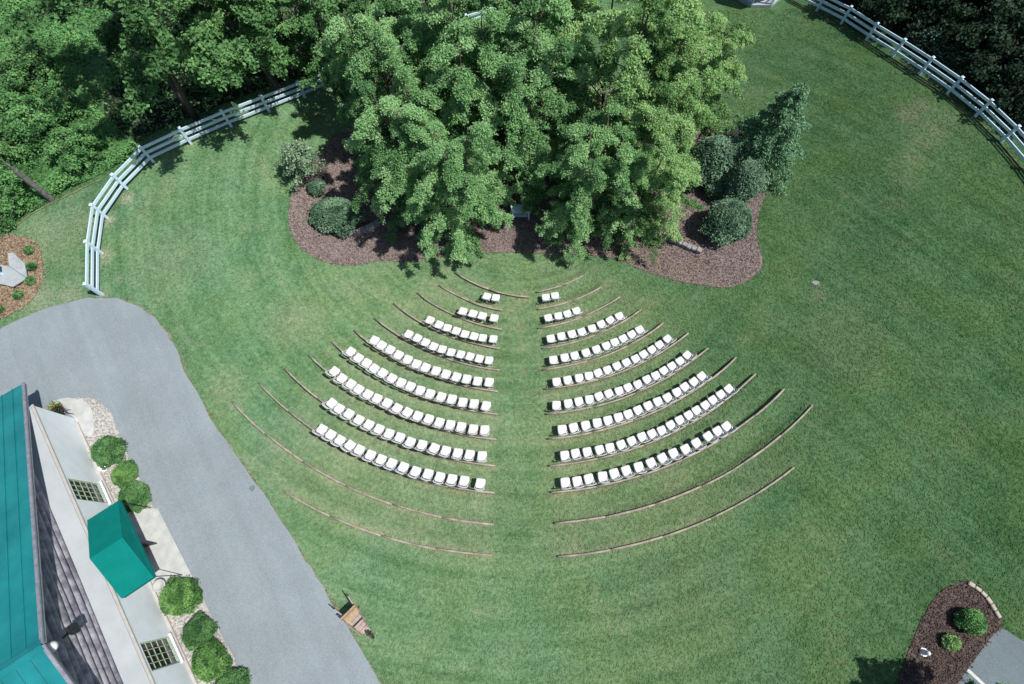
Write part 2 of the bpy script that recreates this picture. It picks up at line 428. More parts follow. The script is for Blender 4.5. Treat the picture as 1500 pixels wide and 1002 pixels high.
# ------------------------------------------------------------------ ground
def axis(segs):
    out = []
    for a, b, st in segs: out += list(np.arange(a, b - 1e-6, st))
    return np.array(sorted(set(np.round(out + [segs[-1][1]], 4))))
gx = axis([(-900, -120, 60), (-120, -40, 8), (-40, -27, 1), (-27, -13.6, .3), (-13.6, 14.8, .1), (14.8, 40, .6), (40, 120, 8), (120, 900, 60)])
gy = axis([(-900, -120, 60), (-120, -24, 8), (-24, -1, .6), (-1, 14, .1), (14, 24, .3), (24, 45, .8), (45, 125, 8), (125, 1000, 60)])
GX, GY = np.meshgrid(gx, gy)
GZ = terr(GX, GY)
nx, ny = len(gx), len(gy)
idx = np.arange(nx * ny).reshape(ny, nx)
quads = np.stack([idx[:-1, :-1], idx[:-1, 1:], idx[1:, 1:], idx[1:, :-1]], -1).reshape(-1, 4)
me = bpy.data.meshes.new('lawn')
me.vertices.add(nx * ny); me.vertices.foreach_set('co', np.stack([GX, GY, GZ], -1).ravel())
nq = len(quads)
me.loops.add(nq * 4); me.loops.foreach_set('vertex_index', quads.ravel().astype(np.int32))
me.polygons.add(nq); me.polygons.foreach_set('loop_start', np.arange(0, nq * 4, 4, dtype=np.int32)); me.polygons.foreach_set('loop_total', np.full(nq, 4, dtype=np.int32))
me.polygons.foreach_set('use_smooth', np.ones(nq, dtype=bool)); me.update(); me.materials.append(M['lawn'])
tag(link('lawn', me), 'mown green lawn stepping down in low terraces to the trees', None, kind='structure')

def pxpoly(pts, n=6, close=True, z=None):
    P = [un(*p, z) for p in pts]
    if close: P = P + [P[0]]
    return [(q[0], q[1]) for q in spline([(p.x, p.y) for p in P], n)][:-1 if close else None]

drive_r = pxpoly([(0, 482), (40, 463), (85, 447), (130, 437), (178, 439), (213, 455), (240, 482), (262, 521), (280, 562), (330, 645), (400, 745), (480, 872), (560, 1004)], 5, close=False)
dx_, dy_ = drive_r[-1][0] - drive_r[-6][0], drive_r[-1][1] - drive_r[-6][1]
end = (drive_r[-1][0] + dx_ * 3, drive_r[-1][1] + dy_ * 3)
drive = [(-45, 12.2), (-32, 11.2)] + drive_r + [end, (end[0] - 7, end[1] - 2.5), (-13, -9), (-24, 3), (-45, 3)]
drape('driveway', drive, M['asphalt'], .022, .4, jitter=.045)

es = [Vector(p) for p in drive_r[12:] + [end]]
drape('bare_soil', [tuple(p) for p in es] + [(p.x + .07 + random.uniform(-.05, .05), p.y + .03) for p in reversed(es)], M['sand'], .016, .3, jitter=.03)
mulch_px = [(425, 292), (424, 330), (440, 362), (474, 383), (520, 389), (560, 382), (605, 384), (665, 374), (730, 370), (800, 372), (860, 374), (905, 380), (950, 400), (1005, 414), (1065, 421),
            (1102, 406), (1117, 384), (1108, 350), (1112, 312), (1126, 265), (1120, 225), (1080, 190), (980, 150), (850, 125), (700, 125), (580, 150), (500, 195), (462, 235)]
mulch = pxpoly(mulch_px, 4)
drape('mulch_bed', mulch, M['mulch'], .035, .3, jitter=.025)
bed2_px = [(1318, 990), (1340, 930), (1362, 886), (1380, 866), (1405, 853), (1424, 853), (1446, 872), (1464, 904), (1462, 922), (1440, 946), (1408, 990), (1385, 1030), (1310, 1030)]
drape('corner_bed', pxpoly(bed2_px, 4), M['mulch_dark'], .03, .3, jitter=.02)
lot_px = [(1400, 1004), (1440, 947), (1456, 926), (1468, 921), (1500, 940), (1560, 975), (1640, 1060), (1500, 1120), (1370, 1060)]
drape('parking_lot', pxpoly(lot_px, 4), M['lot'], .02, .4, jitter=.01)
a, b_ = un(1417, 981), un(1446, 1008)
mb = MB(); dd = (b_ - a).normalized(); pp = Vector((-dd.y, dd.x, 0)) * .06
mb.add([a + pp + Vector((0, 0, .026)), a - pp + Vector((0, 0, .026)), b_ + dd * 3 - pp + Vector((0, 0, .026)), b_ + dd * 3 + pp + Vector((0, 0, .026))], [(0, 1, 2, 3)])
tag(mb.build('parking_line', M['line']), 'white painted line on the parking lot', None, kind='structure')
for nm, u, v, rr in (('painted_drone_shadow', 370, 715, .13),):
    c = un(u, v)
    drape(nm, [(c.x + rr * random.uniform(.7, 1.2) * math.cos(q * .6283), c.y + rr * random.uniform(.7, 1.2) * math.sin(q * .6283)) for q in range(10)], M['drone_shadow'], .028, .1)  # thin dark sheet painted as the drone's cast shadow on the driveway
bed3_px = [(-40, 400), (-10, 355), (20, 345), (52, 356), (62, 385), (62, 412), (46, 440), (12, 462), (-40, 470)]
drape('straw_bed', pxpoly(bed3_px, 4), M['straw'], .03, .3, jitter=.03)

# wild ground beyond the mown edge
edge_l = [(0, 352), (20, 333), (46, 314), (80, 296), (110, 281), (150, 262), (205, 225), (262, 195), (326, 170), (390, 148), (446, 128), (497, 108), (592, 66), (690, 32), (809, -8)]
ground_l = pxpoly(edge_l, 3, close=False)
wild = ground_l + [(6, 60), (-90, 60), (-90, 14)]
drape('weedy_ground', wild, M['weed_floor'], .03, .8, jitter=.05)
wood_l = pxpoly([(150, 232), (262, 178), (326, 155), (446, 112), (592, 58), (700, 15), (800, -30)], 3, close=False) + [(0, 62), (-25, 62), (-24, 30), (-22.5, 24)]
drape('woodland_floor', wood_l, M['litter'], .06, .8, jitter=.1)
edge_r = pxpoly([(1150, -30), (1243, 22), (1321, 68), (1405, 124), (1486, 196), (1560, 290), (1640, 420)], 3, close=False)
wood_r = edge_r + [(60, 8), (75, 30), (60, 62), (15, 62)]
M['litter_dark'] = chips('shaded_litter', [(.15, (.002, .003, .0025)), (.6, (.005, .007, .005)), (.95, (.012, .014, .010))], 6)  # darker copy of the litter, the woods' shade painted into its colour
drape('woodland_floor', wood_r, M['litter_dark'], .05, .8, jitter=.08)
strip = pxpoly([(1140, -12), (1196, 22), (1269, 64), (1307, 88), (1346, 114), (1387, 143), (1428, 176), (1466, 213), (1530, 290)], 3, close=False)
drape('bare_soil', strip + [(x + .10, y + .11) for x, y in reversed(strip)], M['soil'], .02, .3, jitter=.04)
strip = pxpoly([(0, 354), (22, 333), (48, 314), (82, 296), (112, 281), (150, 264)], 3, close=False)
drape('bare_soil', strip + [(x + .04, y + .10) for x, y in reversed(strip)], M['sand'], .045, .3, jitter=.05)

def inside(X, Y, poly):
    c = np.zeros(len(X), bool); n = len(poly)
    for i in range(n):
        x1, y1 = poly[i][0], poly[i][1]; x2, y2 = poly[i - 1][0], poly[i - 1][1]
        if y1 == y2: continue
        c ^= ((y1 > Y) != (y2 > Y)) & (X < (x2 - x1) * (Y - y1) / (y2 - y1) + x1)
    return c
bed2 = pxpoly(bed2_px, 4); lot = pxpoly(lot_px, 4); bed3 = pxpoly(bed3_px, 4)
view = [(p.x, p.y) for p in (un(-40, -30), un(1540, -30), un(1540, 1040), un(-40, 1040))]
rg = np.random.default_rng(17)
X = rg.uniform(-34, 38, 480000); Y = rg.uniform(-8, 38, 480000)
ok = inside(X, Y, view)
for pl in (drive, mulch, bed2, lot, bed3, wild, wood_l, wood_r): ok &= ~inside(X, Y, pl)
X, Y = X[ok], Y[ok]
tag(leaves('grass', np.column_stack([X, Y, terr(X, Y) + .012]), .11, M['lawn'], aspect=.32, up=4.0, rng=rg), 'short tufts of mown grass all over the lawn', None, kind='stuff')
def scatter(name, label, poly, n, size, mat, avoid=()):
    xs = [p[0] for p in poly]; ys = [p[1] for p in poly]
    X = rg.uniform(min(xs) - .2, max(xs) + .2, n); Y = rg.uniform(min(ys) - .2, max(ys) + .2, n)
    J = rg.normal(size=(2, n)) * .07
    ok = inside(X + J[0], Y + J[1], poly)
    for a in avoid: ok &= ~inside(X, Y, a)
    X, Y = X[ok], Y[ok]
    tag(leaves(name, np.column_stack([X, Y, terr(X, Y) + .05]), size, mat, aspect=.42, up=.9, rng=rg), label, None, kind='stuff')
scatter('mulch_chips', 'loose bark chips over the big mulch bed and its edge', mulch, 60000, .11, M['mulch'])
scatter('mulch_chips', 'loose dark bark chips over the corner bed', bed2, 9000, .10, M['mulch_dark'])
M['fallen'] = simple('fallen_leaf', (.46, .33, .16), (.30, .17, .08), 30, .8, co='pos')
scatter('fallen_leaves', 'yellow fallen leaves on the right half of the mulch bed', pxpoly([(880, 372), (930, 392), (1000, 408), (1060, 412), (1040, 385), (985, 372), (930, 350), (880, 350)], 2), 1500, .08, M['fallen'])
scatter('straw', 'loose straw over the small bed at the left edge', bed3, 8000, .12, M['straw'])

# ------------------------------------------------------------------ seating: timbers and chairs
ORD = ['', 'first', 'second', 'third', 'fourth', 'fifth', 'sixth', 'seventh', 'eighth', 'ninth', 'tenth', '11th', '12th', '13th', '14th', '15th', '16th', '17th', '18th', '19th', '20th']
LEFT = {1: (667, 400, 775, 436), 2: (643, 419, 737, 455), 3: (612, 430, 735, 483), 4: (577, 445, 732, 512), 5: (549, 467, 732, 543), 6: (520, 485, 729, 574), 7: (486, 501, 729, 607),
        8: (453, 520, 727, 644), 9: (418, 540, 726, 683), 10: (380, 561, 725, 722), 11: (342, 589, 723.5, 768.5), 12: (416, 719, 721, 814)}
RIGHT = {1: (854, 405, 786, 429), 2: (880, 421.5, 788, 454), 3: (908.5, 436, 788, 481.5), 4: (939, 454, 794, 511), 5: (971, 474, 795, 543), 6: (1007.5, 489, 798, 570), 7: (1037, 511, 800, 607),
         8: (1077, 524, 803, 643.5), 9: (1106, 548.5, 804.6, 683), 10: (1147, 570.6, 807, 721.5), 11: (1189, 593.7, 812, 767.5), 12: (1162, 685, 817, 815)}
def timber(row, e, side):
    A, B = un(e[0], e[1]), un(e[2], e[3])
    a0 = math.atan2(A.y - CY, A.x - CX); a1 = math.atan2(B.y - CY, B.x - CX)
    r0 = math.hypot(A.x - CX, A.y - CY); r1 = math.hypot(B.x - CX, B.y - CY)
    n = max(2, int(abs(a1 - a0) * (r0 + r1) / 2 / 1.9))
    mb = MB()
    def at(t):
        an = a0 + (a1 - a0) * t; r = r0 + (r1 - r0) * t
        x, y = CX + r * math.cos(an), CY + r * math.sin(an)
        return Vector((x, y, float(smooth(x, y)) + .085))
    for i in range(n):
        p, q = at(i / n + .0008), at((i + 1) / n - .0008)
        j = Vector((random.gauss(0, .012), random.gauss(0, .012), random.gauss(0, .012)))
        w = random.uniform(.105, .13)
        mb.tube([at((i + .0012 + (1 - .0024) * k / 4) / n) + j * (.5 if k in (0, 4) else 1) for k in range(5)], [w * .33, w * .39, w * .36, w * .40, w * .34], 7)
    if row == 12: lab = 'outermost curved timber edging on the %s, no chairs in front' % side
    elif row == 11: lab = 'long curved timber edging on the %s, next inside the outermost' % side
    elif row == 1: lab = 'short curved timber edging nearest the trees, %s half' % side
    else: lab = 'curved timber edging behind the %s chair row from the trees, %s block' % (ORD[row - 1], side)
    tag(mb.build('timber_edging', M['wood_log'], smooth_=True), lab, 'timber edging', 'curved timber edgings of the seating terraces')
for k in range(1, 13):
    timber(k, LEFT[k], 'left'); timber(k, RIGHT[k], 'right')

def rounded(w, d, r, n=4):
    out = []
    for cx, cy, a in ((w - r, d - r, 0), (-w + r, d - r, 90), (-w + r, -d + r, 180), (w - r, -d + r, 270)):
        for i in range(n + 1):
            t = R(a + 90 * i / n); out.append((cx + r * math.cos(t), cy + r * math.sin(t)))
    return out
def make_chair():
    t = thing('folding_chair', 'chair', 'folding chair', group='white folding chairs in curved rows')
    s = MB(); n = 20
    rings = [(.97, .415), (1.0, .43), (1.0, .452), (.95, .468), (.8, .474)]
    base = rounded(.225, .215, .07)
    vs = [(x * k, y * k + .02, z) for k, z in rings for x, y in base]; m = len(base)
    s.add(vs, [tuple(reversed(range(m)))] + [(i * m + j, i * m + (j + 1) % m, (i + 1) * m + (j + 1) % m, (i + 1) * m + j) for i in range(4) for j in range(m)] + [tuple(4 * m + j for j in range(m))])
    s.build('seat', M['pad'], t, smooth_=True)
    b = MB()          # slightly curved back panel leaning away from the sitter
    rows = []
    for z, y in ((.60, -.205), (.66, -.222), (.74, -.243), (.80, -.256), (.825, -.262)):
        rows.append([(x, y - .03 * (1 - (x / .22) ** 2), z - (.02 if abs(x) > .2 and z > .8 else 0)) for x in np.linspace(-.22, .22, 9)])
    front = [p for r in rows for p in r]; back = [(x, y - .028, z) for x, y, z in front]; c = len(front)
    fs = []
    for i in range(4):
        for j in range(8):
            q = (i * 9 + j, i * 9 + j + 1, (i + 1) * 9 + j + 1, (i + 1) * 9 + j)
            fs += [q, tuple(c + k for k in reversed(q))]
    ring = list(range(9)) + [9 * i + 8 for i in range(1, 5)] + [36 + j for j in range(7, -1, -1)] + [9 * i for i in range(3, 0, -1)]
    fs += [(ring[i], c + ring[i], c + ring[(i + 1) % len(ring)], ring[(i + 1) % len(ring)]) for i in range(len(ring))]
    b.add(front + back, fs); b.build('backrest', M['chair'], t, smooth_=True)
    for sx in (-1, 1):
        MB().tube([(sx * .225, .25, .0), (sx * .225, .06, .40), (sx * .225, -.18, .60), (sx * .222, -.26, .80)], .015, 6).build('leg', M['chair'], t, smooth_=True)
        MB().tube([(sx * .20, -.25, .0), (sx * .20, -.05, .24), (sx * .20, .13, .42)], .014, 6).build('leg', M['chair'], t, smooth_=True)
    MB().tube([(-.225, .19, .13), (.225, .19, .13)], .011, 6).build('crossbar', M['chair'], t, smooth_=True)
    MB().tube([(-.20, -.19, .075), (.20, -.19, .075)], .011, 6).build('crossbar', M['chair'], t, smooth_=True)
    return t

CL = (320, 380, 3.252); CR = (740, 380, 3.252); CB = (400, 600, 3.74); C1 = (0, 0, 1)
def cv(c, pts): return [(c[0] + x / c[2], c[1] + y / c[2]) for x, y in pts]
LROWS = [
 cv(CL, [(1270, 195), (1315, 205)]),
 cv(CL, [(1158, 257), (1207, 270), (1253, 280), (1310, 292)]),
 cv(CL, [(1003, 292), (1047, 313), (1085, 333), (1127, 350), (1168, 367), (1212, 378), (1255, 385), (1307, 390)]),
 cv(CL, [(903, 355), (945, 373), (982, 397), (1022, 415), (1062, 432), (1105, 447), (1150, 460), (1195, 470), (1240, 480), (1287, 488)]),
 cv(CL, [(742, 382), (775, 407), (815, 430), (855, 455), (898, 478), (940, 500), (983, 518), (1033, 535), (1080, 553), (1130, 567), (1180, 577), (1233, 585), (1288, 593)]),
 cv(CL, [(628, 437), (665, 467), (705, 490), (740, 517), (780, 540), (825, 563), (868, 587), (912, 605), (960, 622), (1007, 638), (1060, 653), (1110, 668), (1163, 680), (1217, 688), (1275, 695)]),
 cv(CL, [(553, 528), (588, 562), (628, 592), (665, 618), (708, 643), (752, 665), (800, 685), (850, 707), (898, 728), (948, 745), (1000, 762), (1050, 780), (1103, 790), (1155, 800), (1213, 810), (1268, 815)]),
 cv(CL, [(535, 685), (572, 710), (617, 737), (665, 765), (712, 790), (760, 812), (808, 835), (860, 852), (910, 875), (967, 888), (1025, 905), (1080, 918), (1138, 927), (1195, 935), (1255, 942)]),
 cv(CB, [(262, 110), (310, 140), (362, 168), (418, 195), (470, 220), (530, 250), (587, 278), (645, 300), (710, 320), (780, 335), (847, 355), (912, 372), (978, 385), (1046, 395), (1135, 405)])]
RROWS = [
 cv(CR, [(202, 205), (247, 192)]),
 cv(CR, [(210, 290), (257, 278), (302, 267), (345, 253)]),
 cv(CR, [(220, 385), (272, 378), (323, 365), (370, 352), (420, 337), (465, 317), (508, 295), (550, 275)]),
 cv(CR, [(232, 485), (287, 475), (335, 465), (390, 452), (440, 435), (488, 418), (528, 400), (568, 380), (610, 362), (648, 340)]),
 cv(CR, [(247, 585), (300, 577), (355, 568), (402, 558), (447, 545), (492, 530), (538, 512), (583, 495), (627, 477), (667, 457), (705, 432), (740, 407), (778, 378)]),
 cv(CR, [(245, 693), (302, 685), (353, 677), (402, 663), (450, 652), (497, 640), (545, 625), (590, 612), (637, 597), (680, 573), (720, 552), (762, 532), (800, 510), (840, 487), (875, 458)]),
 cv(CR, [(272, 805), (328, 800), (385, 790), (440, 778), (492, 767), (543, 755), (590, 740), (637, 720), (687, 703), (733, 682), (777, 658), (822, 633), (862, 610), (905, 585), (942, 558)]),
 cv(CR, [(285, 932), (337, 925), (393, 918), (453, 910), (503, 902), (557, 887), (608, 870), (655, 845), (703, 830), (748, 812), (793, 790), (835, 765), (877, 740), (915, 717), (957, 693), (993, 668), (1032, 643), (1070, 615)]),
 [(828.5, 707), (846, 705), (863, 701), (883, 697), (900.5, 694), (918, 689), (936, 683), (954.5, 678), (971.5, 671.5), (988, 665), (1005, 657.5), (1021.5, 649.5), (1039, 640), (1053, 632.5), (1066, 625)]]
chair0 = make_chair(); used = False
for side, rows in (('left', LROWS), ('right', RROWS)):
    for ri, row in enumerate(rows):
        P = []
        for (u, v) in row:
            lev = un(u, v).z
            for _ in range(6):
                q = un(u, v, lev + .50); lev = .5 * lev + .5 * tz(q.x, q.y)
            P.append(q)
        rad = [math.hypot(p.x - CX, p.y - CY) for p in P]
        k = 10 - ri                                            # index of the timber behind this row
        rin = 19.8 - PITCH * k - .42
        order = sorted(range(len(P)), key=lambda i: abs(P[i].x - CX))
        gaps = sorted((P[a] - P[b]).length for a, b in zip(order, order[1:])); cs_ = min(.96, gaps[len(gaps) // 2] / .515)
        for rank, i in enumerate(order, 1):
            p = P[i]; an = math.atan2(p.y - CY, p.x - CX)
            r = .55 * rin + .45 * rad[i] + random.gauss(0, .012)
            r = min(max(r, rin - .18), rin + .12)
            x, y = CX + r * math.cos(an), CY + r * math.sin(an)
            rz = an + math.pi / 2 + random.gauss(0, .06)
            z = tz(CX + rin * math.cos(an), CY + rin * math.sin(an))
            nth = 'aisle-end' if rank == 1 else 'outer-end' if rank == len(P) else ORD[rank] + '-from-aisle'
            lab = 'white folding chair, %s seat of the %s row from the trees, %s block' % (nth, ORD[ri + 1], side)
            if not used:
                chair0.location = (x, y, z); chair0.rotation_euler = (0, 0, rz); chair0['label'] = lab; chair0.scale = (cs_ * .92, cs_, cs_); used = True
            else: dup(chair0, (x, y, z), rz, lab, scale=(cs_ * .92, cs_, cs_))

# ------------------------------------------------------------------ fences
def fence(name, pts, label, skip=()):
    P = []
    for q in pts:
        P.append(q if isinstance(q, Vector) else un(*q))
    root = thing(name, label, 'fence', P[0])
    o = P[0]
    post = MB(); post.box(-.065, .065, -.065, .065, -.05, 1.2)
    post.add([(-.08, -.08, 1.2), (.08, -.08, 1.2), (.08, .08, 1.2), (-.08, .08, 1.2), (-.08, -.08, 1.225), (.08, -.08, 1.225), (.08, .08, 1.225), (-.08, .08, 1.225), (0, 0, 1.275)],
             [(3, 2, 1, 0), (0, 1, 5, 4), (1, 2, 6, 5), (2, 3, 7, 6), (3, 0, 4, 7), (4, 5, 8), (5, 6, 8), (6, 7, 8), (7, 4, 8)])
    pm = post.mesh('post', M['fence'])
    for i, p in enumerate(P):
        d = (P[min(i + 1, len(P) - 1)] - P[max(i - 1, 0)])
        c = link('post', pm, root); c.location = p - o; c.rotation_euler = (0, 0, math.atan2(d.y, d.x))
        if i + 1 < len(P):
            q = P[i + 1]; dv = (q - p).normalized() * .068
            for h in (.34, .70, 1.06):
                z = Vector((0, 0, h))
                MB().beam(p - o + z + dv, q - o + z - dv, .05, .15).build('rail', M['fence'], root)
    return root
lf = [(149.9, 432.1), (150, 372.2), (157, 320), (186.3, 277), (225, 237.3), (280.5, 210.8), (339, 185.6), (394.4, 163.8), (446.7, 143), (497, 121.5), (546, 100), (592, 80.5), (640, 62), (684, 46), (727, 32), (769, 19), (810, 8), (851, -2), (892, -12)]
fence('rail_fence', lf, 'white three-rail fence curving from the driveway end to behind the trees')
rf = [(1127, -17), (1161, -1), (1196, 16.2), (1232, 34.8), (1268.6, 58.8), (1307, 82.8), (1346.3, 108.9), (1386.9, 137.8), (1427.8, 170.7), (1465.7, 207.7), (1501, 249), (1534, 295)]
fence('rail_fence', rf, 'white three-rail fence along the dark woods at the upper right')

# ------------------------------------------------------------------ trees and plants
def broad_tree(seed, h, rad, stems, nprim, nsec, nleaf, size, mat, droop=.35, low=.16, spread=.25, bark='bark', trunk_r=.12, fill=.13):
    """prototype: trunk mesh with limbs and a crown of leaves that hang from its twigs"""
    rng = np.random.default_rng(seed); mb = MB(); L = []; D = []; V = []
    for s_ in range(stems):
        a = 2 * math.pi * (s_ + rng.uniform(-.2, .2)) / stems
        lean = spread * rng.uniform(.6, 1.2) * (0 if stems == 1 else 1)
        top = np.array([math.cos(a) * lean * h * .42, math.sin(a) * lean * h * .42, h * rng.uniform(.86, 1.0)])
        bend = rng.normal(size=3) * .03 * h
        base = np.array([math.cos(a), math.sin(a), 0]) * (.12 if stems > 1 else 0)
        def stem(t): return base + (top - base) * np.array([t ** 1.15, t ** 1.15, t]) + bend * math.sin(math.pi * t) * np.array([1, 1, .1])
        tr = trunk_r * (1 if stems == 1 else .75)
        mb.tube([stem(t) for t in np.linspace(0, 1, 9)], [tr * (1.25 if i == 0 else 1) * (1 - .9 * i / 8) + .008 for i in range(9)], 8)
        for i in range(nprim):
            t = low + (1 - low) * ((i + rng.uniform(0, 1)) / nprim) ** .85
            if t > .99: t = .99
            p0 = stem(t)
            q = (t - low) / (1 - low)
            reach = rad * (math.sin(math.pi * (.10 + .62 * (1 - q) ** .9))) * rng.uniform(.72, 1.12)
            az = (i * 2.399 + rng.uniform(-.5, .5) + a) if rng.uniform() < .6 or stems == 1 else a + rng.normal() * .7
            dr = np.array([math.cos(az), math.sin(az), 0])
            rise = rng.uniform(.25, .75) * (1 - .4 * (1 - q))
            def limb(w): return p0 + dr * reach * w + np.array([0, 0, reach * (rise * w - droop * w * w * 1.4)])
            pts = [limb(w) for w in (0, .35, .7, 1)]
            lr = tr * (1 - .75 * t) * .42 + .006
            mb.tube(pts, [lr, lr * .7, lr * .45, .005], 5, cap=False)
            v0 = rng.uniform(.1, .9)
            for j in range(nsec):
                w = .22 + .8 * (j + rng.uniform()) / nsec
                s0 = limb(min(w, 1)); az2 = az + rng.choice([-1, 1]) * rng.uniform(.4, 1.3)
                ln = rng.uniform(.3, .62) * (.35 + .32 * reach) * (1.15 - .4 * w)
                d2 = np.array([math.cos(az2), math.sin(az2), rng.uniform(-.1, .5)])
                k = max(3, int(nleaf * rng.uniform(.6, 1.3)))
                tt = rng.uniform(0, 1, k) ** .8
                pos_ = s0 + np.outer(tt, d2) * ln
                pos_[:, 2] -= droop * ln * 1.1 * tt ** 2
                pos_ += rng.normal(size=(k, 3)) * np.array([fill, fill, fill * .8]) * (1.15 - .5 * tt)[:, None]
                L.append(pos_); V.append(np.full(k, np.clip(v0 + rng.normal() * .15, 0, 1)))
    return mb, np.concatenate(L), np.concatenate(V), size, mat, bark, rng

def tree_proto(name, label, spec, loc, rz, scale, group=None, cat='tree'):
    mb, L, V, size, mat, bark, rng = spec
    t = thing(name, label, cat, loc, rz, group)
    mb.build('trunk', M[bark], t, smooth_=True)
    leaves('crown', L, size, M[mat], t, var=V, rng=rng)
    t.scale = scale; return t

PROTO = {}
def tree(kind, specf, name, label, x, y, rz, s, group=None, sz=None, mat=None):
    loc = (x, y, tz(x, y) - .03); scale = (s, s, sz or s)
    key = (kind, mat)
    if key in PROTO: return dup(PROTO[key], loc, rz, label, group, scale)
    spec = list(specf())
    if mat: spec[4] = mat
    PROTO[key] = tree_proto(name, label, tuple(spec), loc, rz, scale, group); return PROTO[key]

bA = lambda: broad_tree(11, 9.0, 2.7, 3, 19, 12, 190, .086, 'leaf_birch', droop=.5, low=.05, bark='birch', fill=.095)
bB = lambda: broad_tree(12, 9.0, 2.6, 3, 19, 12, 190, .086, 'leaf_birch', droop=.55, low=.05, bark='birch', fill=.095)
bC = lambda: broad_tree(13, 9.0, 2.7, 3, 19, 12, 190, .086, 'leaf_light', droop=.5, low=.04, bark='birch', fill=.095)
G1 = 'birch trees in the mulch bed behind the seating'
tree('A', bA, 'birch_tree', 'front left birch hanging over the mulch bed edge, beside the white table', -2.6, 16.3, .3, .94, G1)
tree('B', bB, 'birch_tree', 'leftmost birch of the clump, its top against the dark woods', -5.2, 17.9, 1.1, 1.0, G1)
tree('A', bA, 'birch_tree', 'birch in the left middle of the clump behind the front left birch', -2.2, 20.8, 2.3, 1.16, G1)
tree('B', bB, 'birch_tree', 'birch in the centre of the clump, directly behind the white table', 1.3, 20.3, 4.0, 1.12, G1)
tree('A', bA, 'birch_tree', 'front right birch of the clump, right of the white table', 4.0, 16.6, 3.6, .92, G1)
tree('C', bC, 'birch_tree', 'yellow-green birch at the front right, above the low stone wall', 6.3, 17.1, .9, .88, G1)
tree('C', bC, 'birch_tree', 'yellow-green rightmost birch of the clump, beside the conifer', 8.3, 20.6, 2.6, .98, G1)
tree('C', bC, 'birch_tree', 'yellow-green birch behind the rightmost birch, nearest the gazebo', 8.8, 22.6, 5.6, .90, G1)
tree('B', bB, 'birch_tree', 'birch at the left back corner of the clump, nearest the dark woods', -6.4, 21.9, 5.2, 1.10, G1)
tree('A', bA, 'birch_tree', 'birch at the back left of the clump, its top just under the far fence', -3.4, 23.8, 1.7, 1.12, G1)
tree('A', bA, 'birch_tree', 'birch at the back middle of the clump, top cut by the frame', 1.4, 23.6, 5.0, 1.24, G1)
tree('C', bC, 'birch_tree', 'yellow-green birch at the back right of the clump, top cut by the frame', 5.2, 21.8, 4.4, 1.28, G1)

wA = lambda: broad_tree(21, 9.0, 3.4, 2, 20, 9, 110, .15, 'leaf_wood', droop=.22, low=.26, spread=.40, trunk_r=.16)
wB = lambda: broad_tree(22, 9.0, 3.0, 1, 32, 9, 110, .15, 'leaf_wood', droop=.25, low=.27, trunk_r=.18)
G2 = 'trees in the woods beyond the left fence'
tree('WA', wA, 'woodland_tree', 'big spreading tree just beyond the bend of the left fence', -17.4, 22.4, -.75, 1.25, G2)
tree('WB', wB, 'woodland_tree', 'dark tree behind the middle of the left fence', -13.0, 24.6, 1.3, 1.0, G2)
tree('WA', wA, 'woodland_tree', 'thin tree rising out of the weedy brush at the upper left', -20.6, 27.6, 2.0, .45, G2)
tree('WB', wB, 'woodland_tree', 'woodland tree behind the spreading tree, at the top edge of the photo', -16.0, 28.6, 3.3, .80, G2)
tree('WA', wA, 'woodland_tree', 'woodland tree at the top edge, left of the bare grey branches', -13.2, 30.4, 4.3, .85, G2)
tree('WB', wB, 'woodland_tree', 'woodland tree at the top edge, right of the bare grey branches', -8.4, 30.4, 5.3, .82, G2)
tree('WA', wA, 'woodland_tree', 'woodland tree half hidden behind the back left birch', -4.0, 33.0, .9, .85, G2)
tree('WB', wB, 'woodland_tree', 'woodland tree overhanging the fence beside the leftmost birch', -9.9, 25.9, 2.7, .95, G2)

dA = lambda: broad_tree(31, 12.0, 4.2, 1, 34, 8, 80, .24, 'leaf_dark', droop=.25, low=.06, trunk_r=.24, fill=.2)
G3 = 'dark trees beyond the right fence'
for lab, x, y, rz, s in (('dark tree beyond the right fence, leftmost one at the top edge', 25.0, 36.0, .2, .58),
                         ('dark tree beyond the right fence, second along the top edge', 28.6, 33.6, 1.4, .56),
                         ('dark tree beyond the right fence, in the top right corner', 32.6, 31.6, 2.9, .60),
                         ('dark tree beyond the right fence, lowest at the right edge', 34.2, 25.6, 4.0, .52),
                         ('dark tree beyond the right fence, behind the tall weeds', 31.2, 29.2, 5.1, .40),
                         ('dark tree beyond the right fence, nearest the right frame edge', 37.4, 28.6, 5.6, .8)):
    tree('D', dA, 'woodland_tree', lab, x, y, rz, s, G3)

def bush_mesh(rng, rx, ry, rz, n, bumps=14, shell=.32):
    """leaf points on a lumpy ball that narrows to its foot; rz is its height"""
    d = rng.normal(size=(n, 3)); d /= np.linalg.norm(d, axis=1)[:, None]; d[:, 2] = np.where(d[:, 2] < -.75, -d[:, 2], d[:, 2])
    c = rng.normal(size=(bumps, 3)); c /= np.linalg.norm(c, axis=1)[:, None]; c[:, 2] = np.abs(c[:, 2]) - .25
    dot = d @ c.T
    amp = 1 + .19 * np.exp((dot.max(1) - 1) * 22) - .10
    rr = amp * (1 - shell * rng.uniform(0, 1, n) ** 2.2); rr = np.where(rng.uniform(0, 1, n) < .05, rr * rng.uniform(1.03, 1.16, n), rr)
    P = d * rr[:, None] * np.array([rx, ry, rz * .58]); P[:, 2] = np.maximum(P[:, 2] + rz * .44, .03)
    return P, np.clip(.5 + rng.normal(size=bumps)[dot.argmax(1)] * .25, 0, 1)

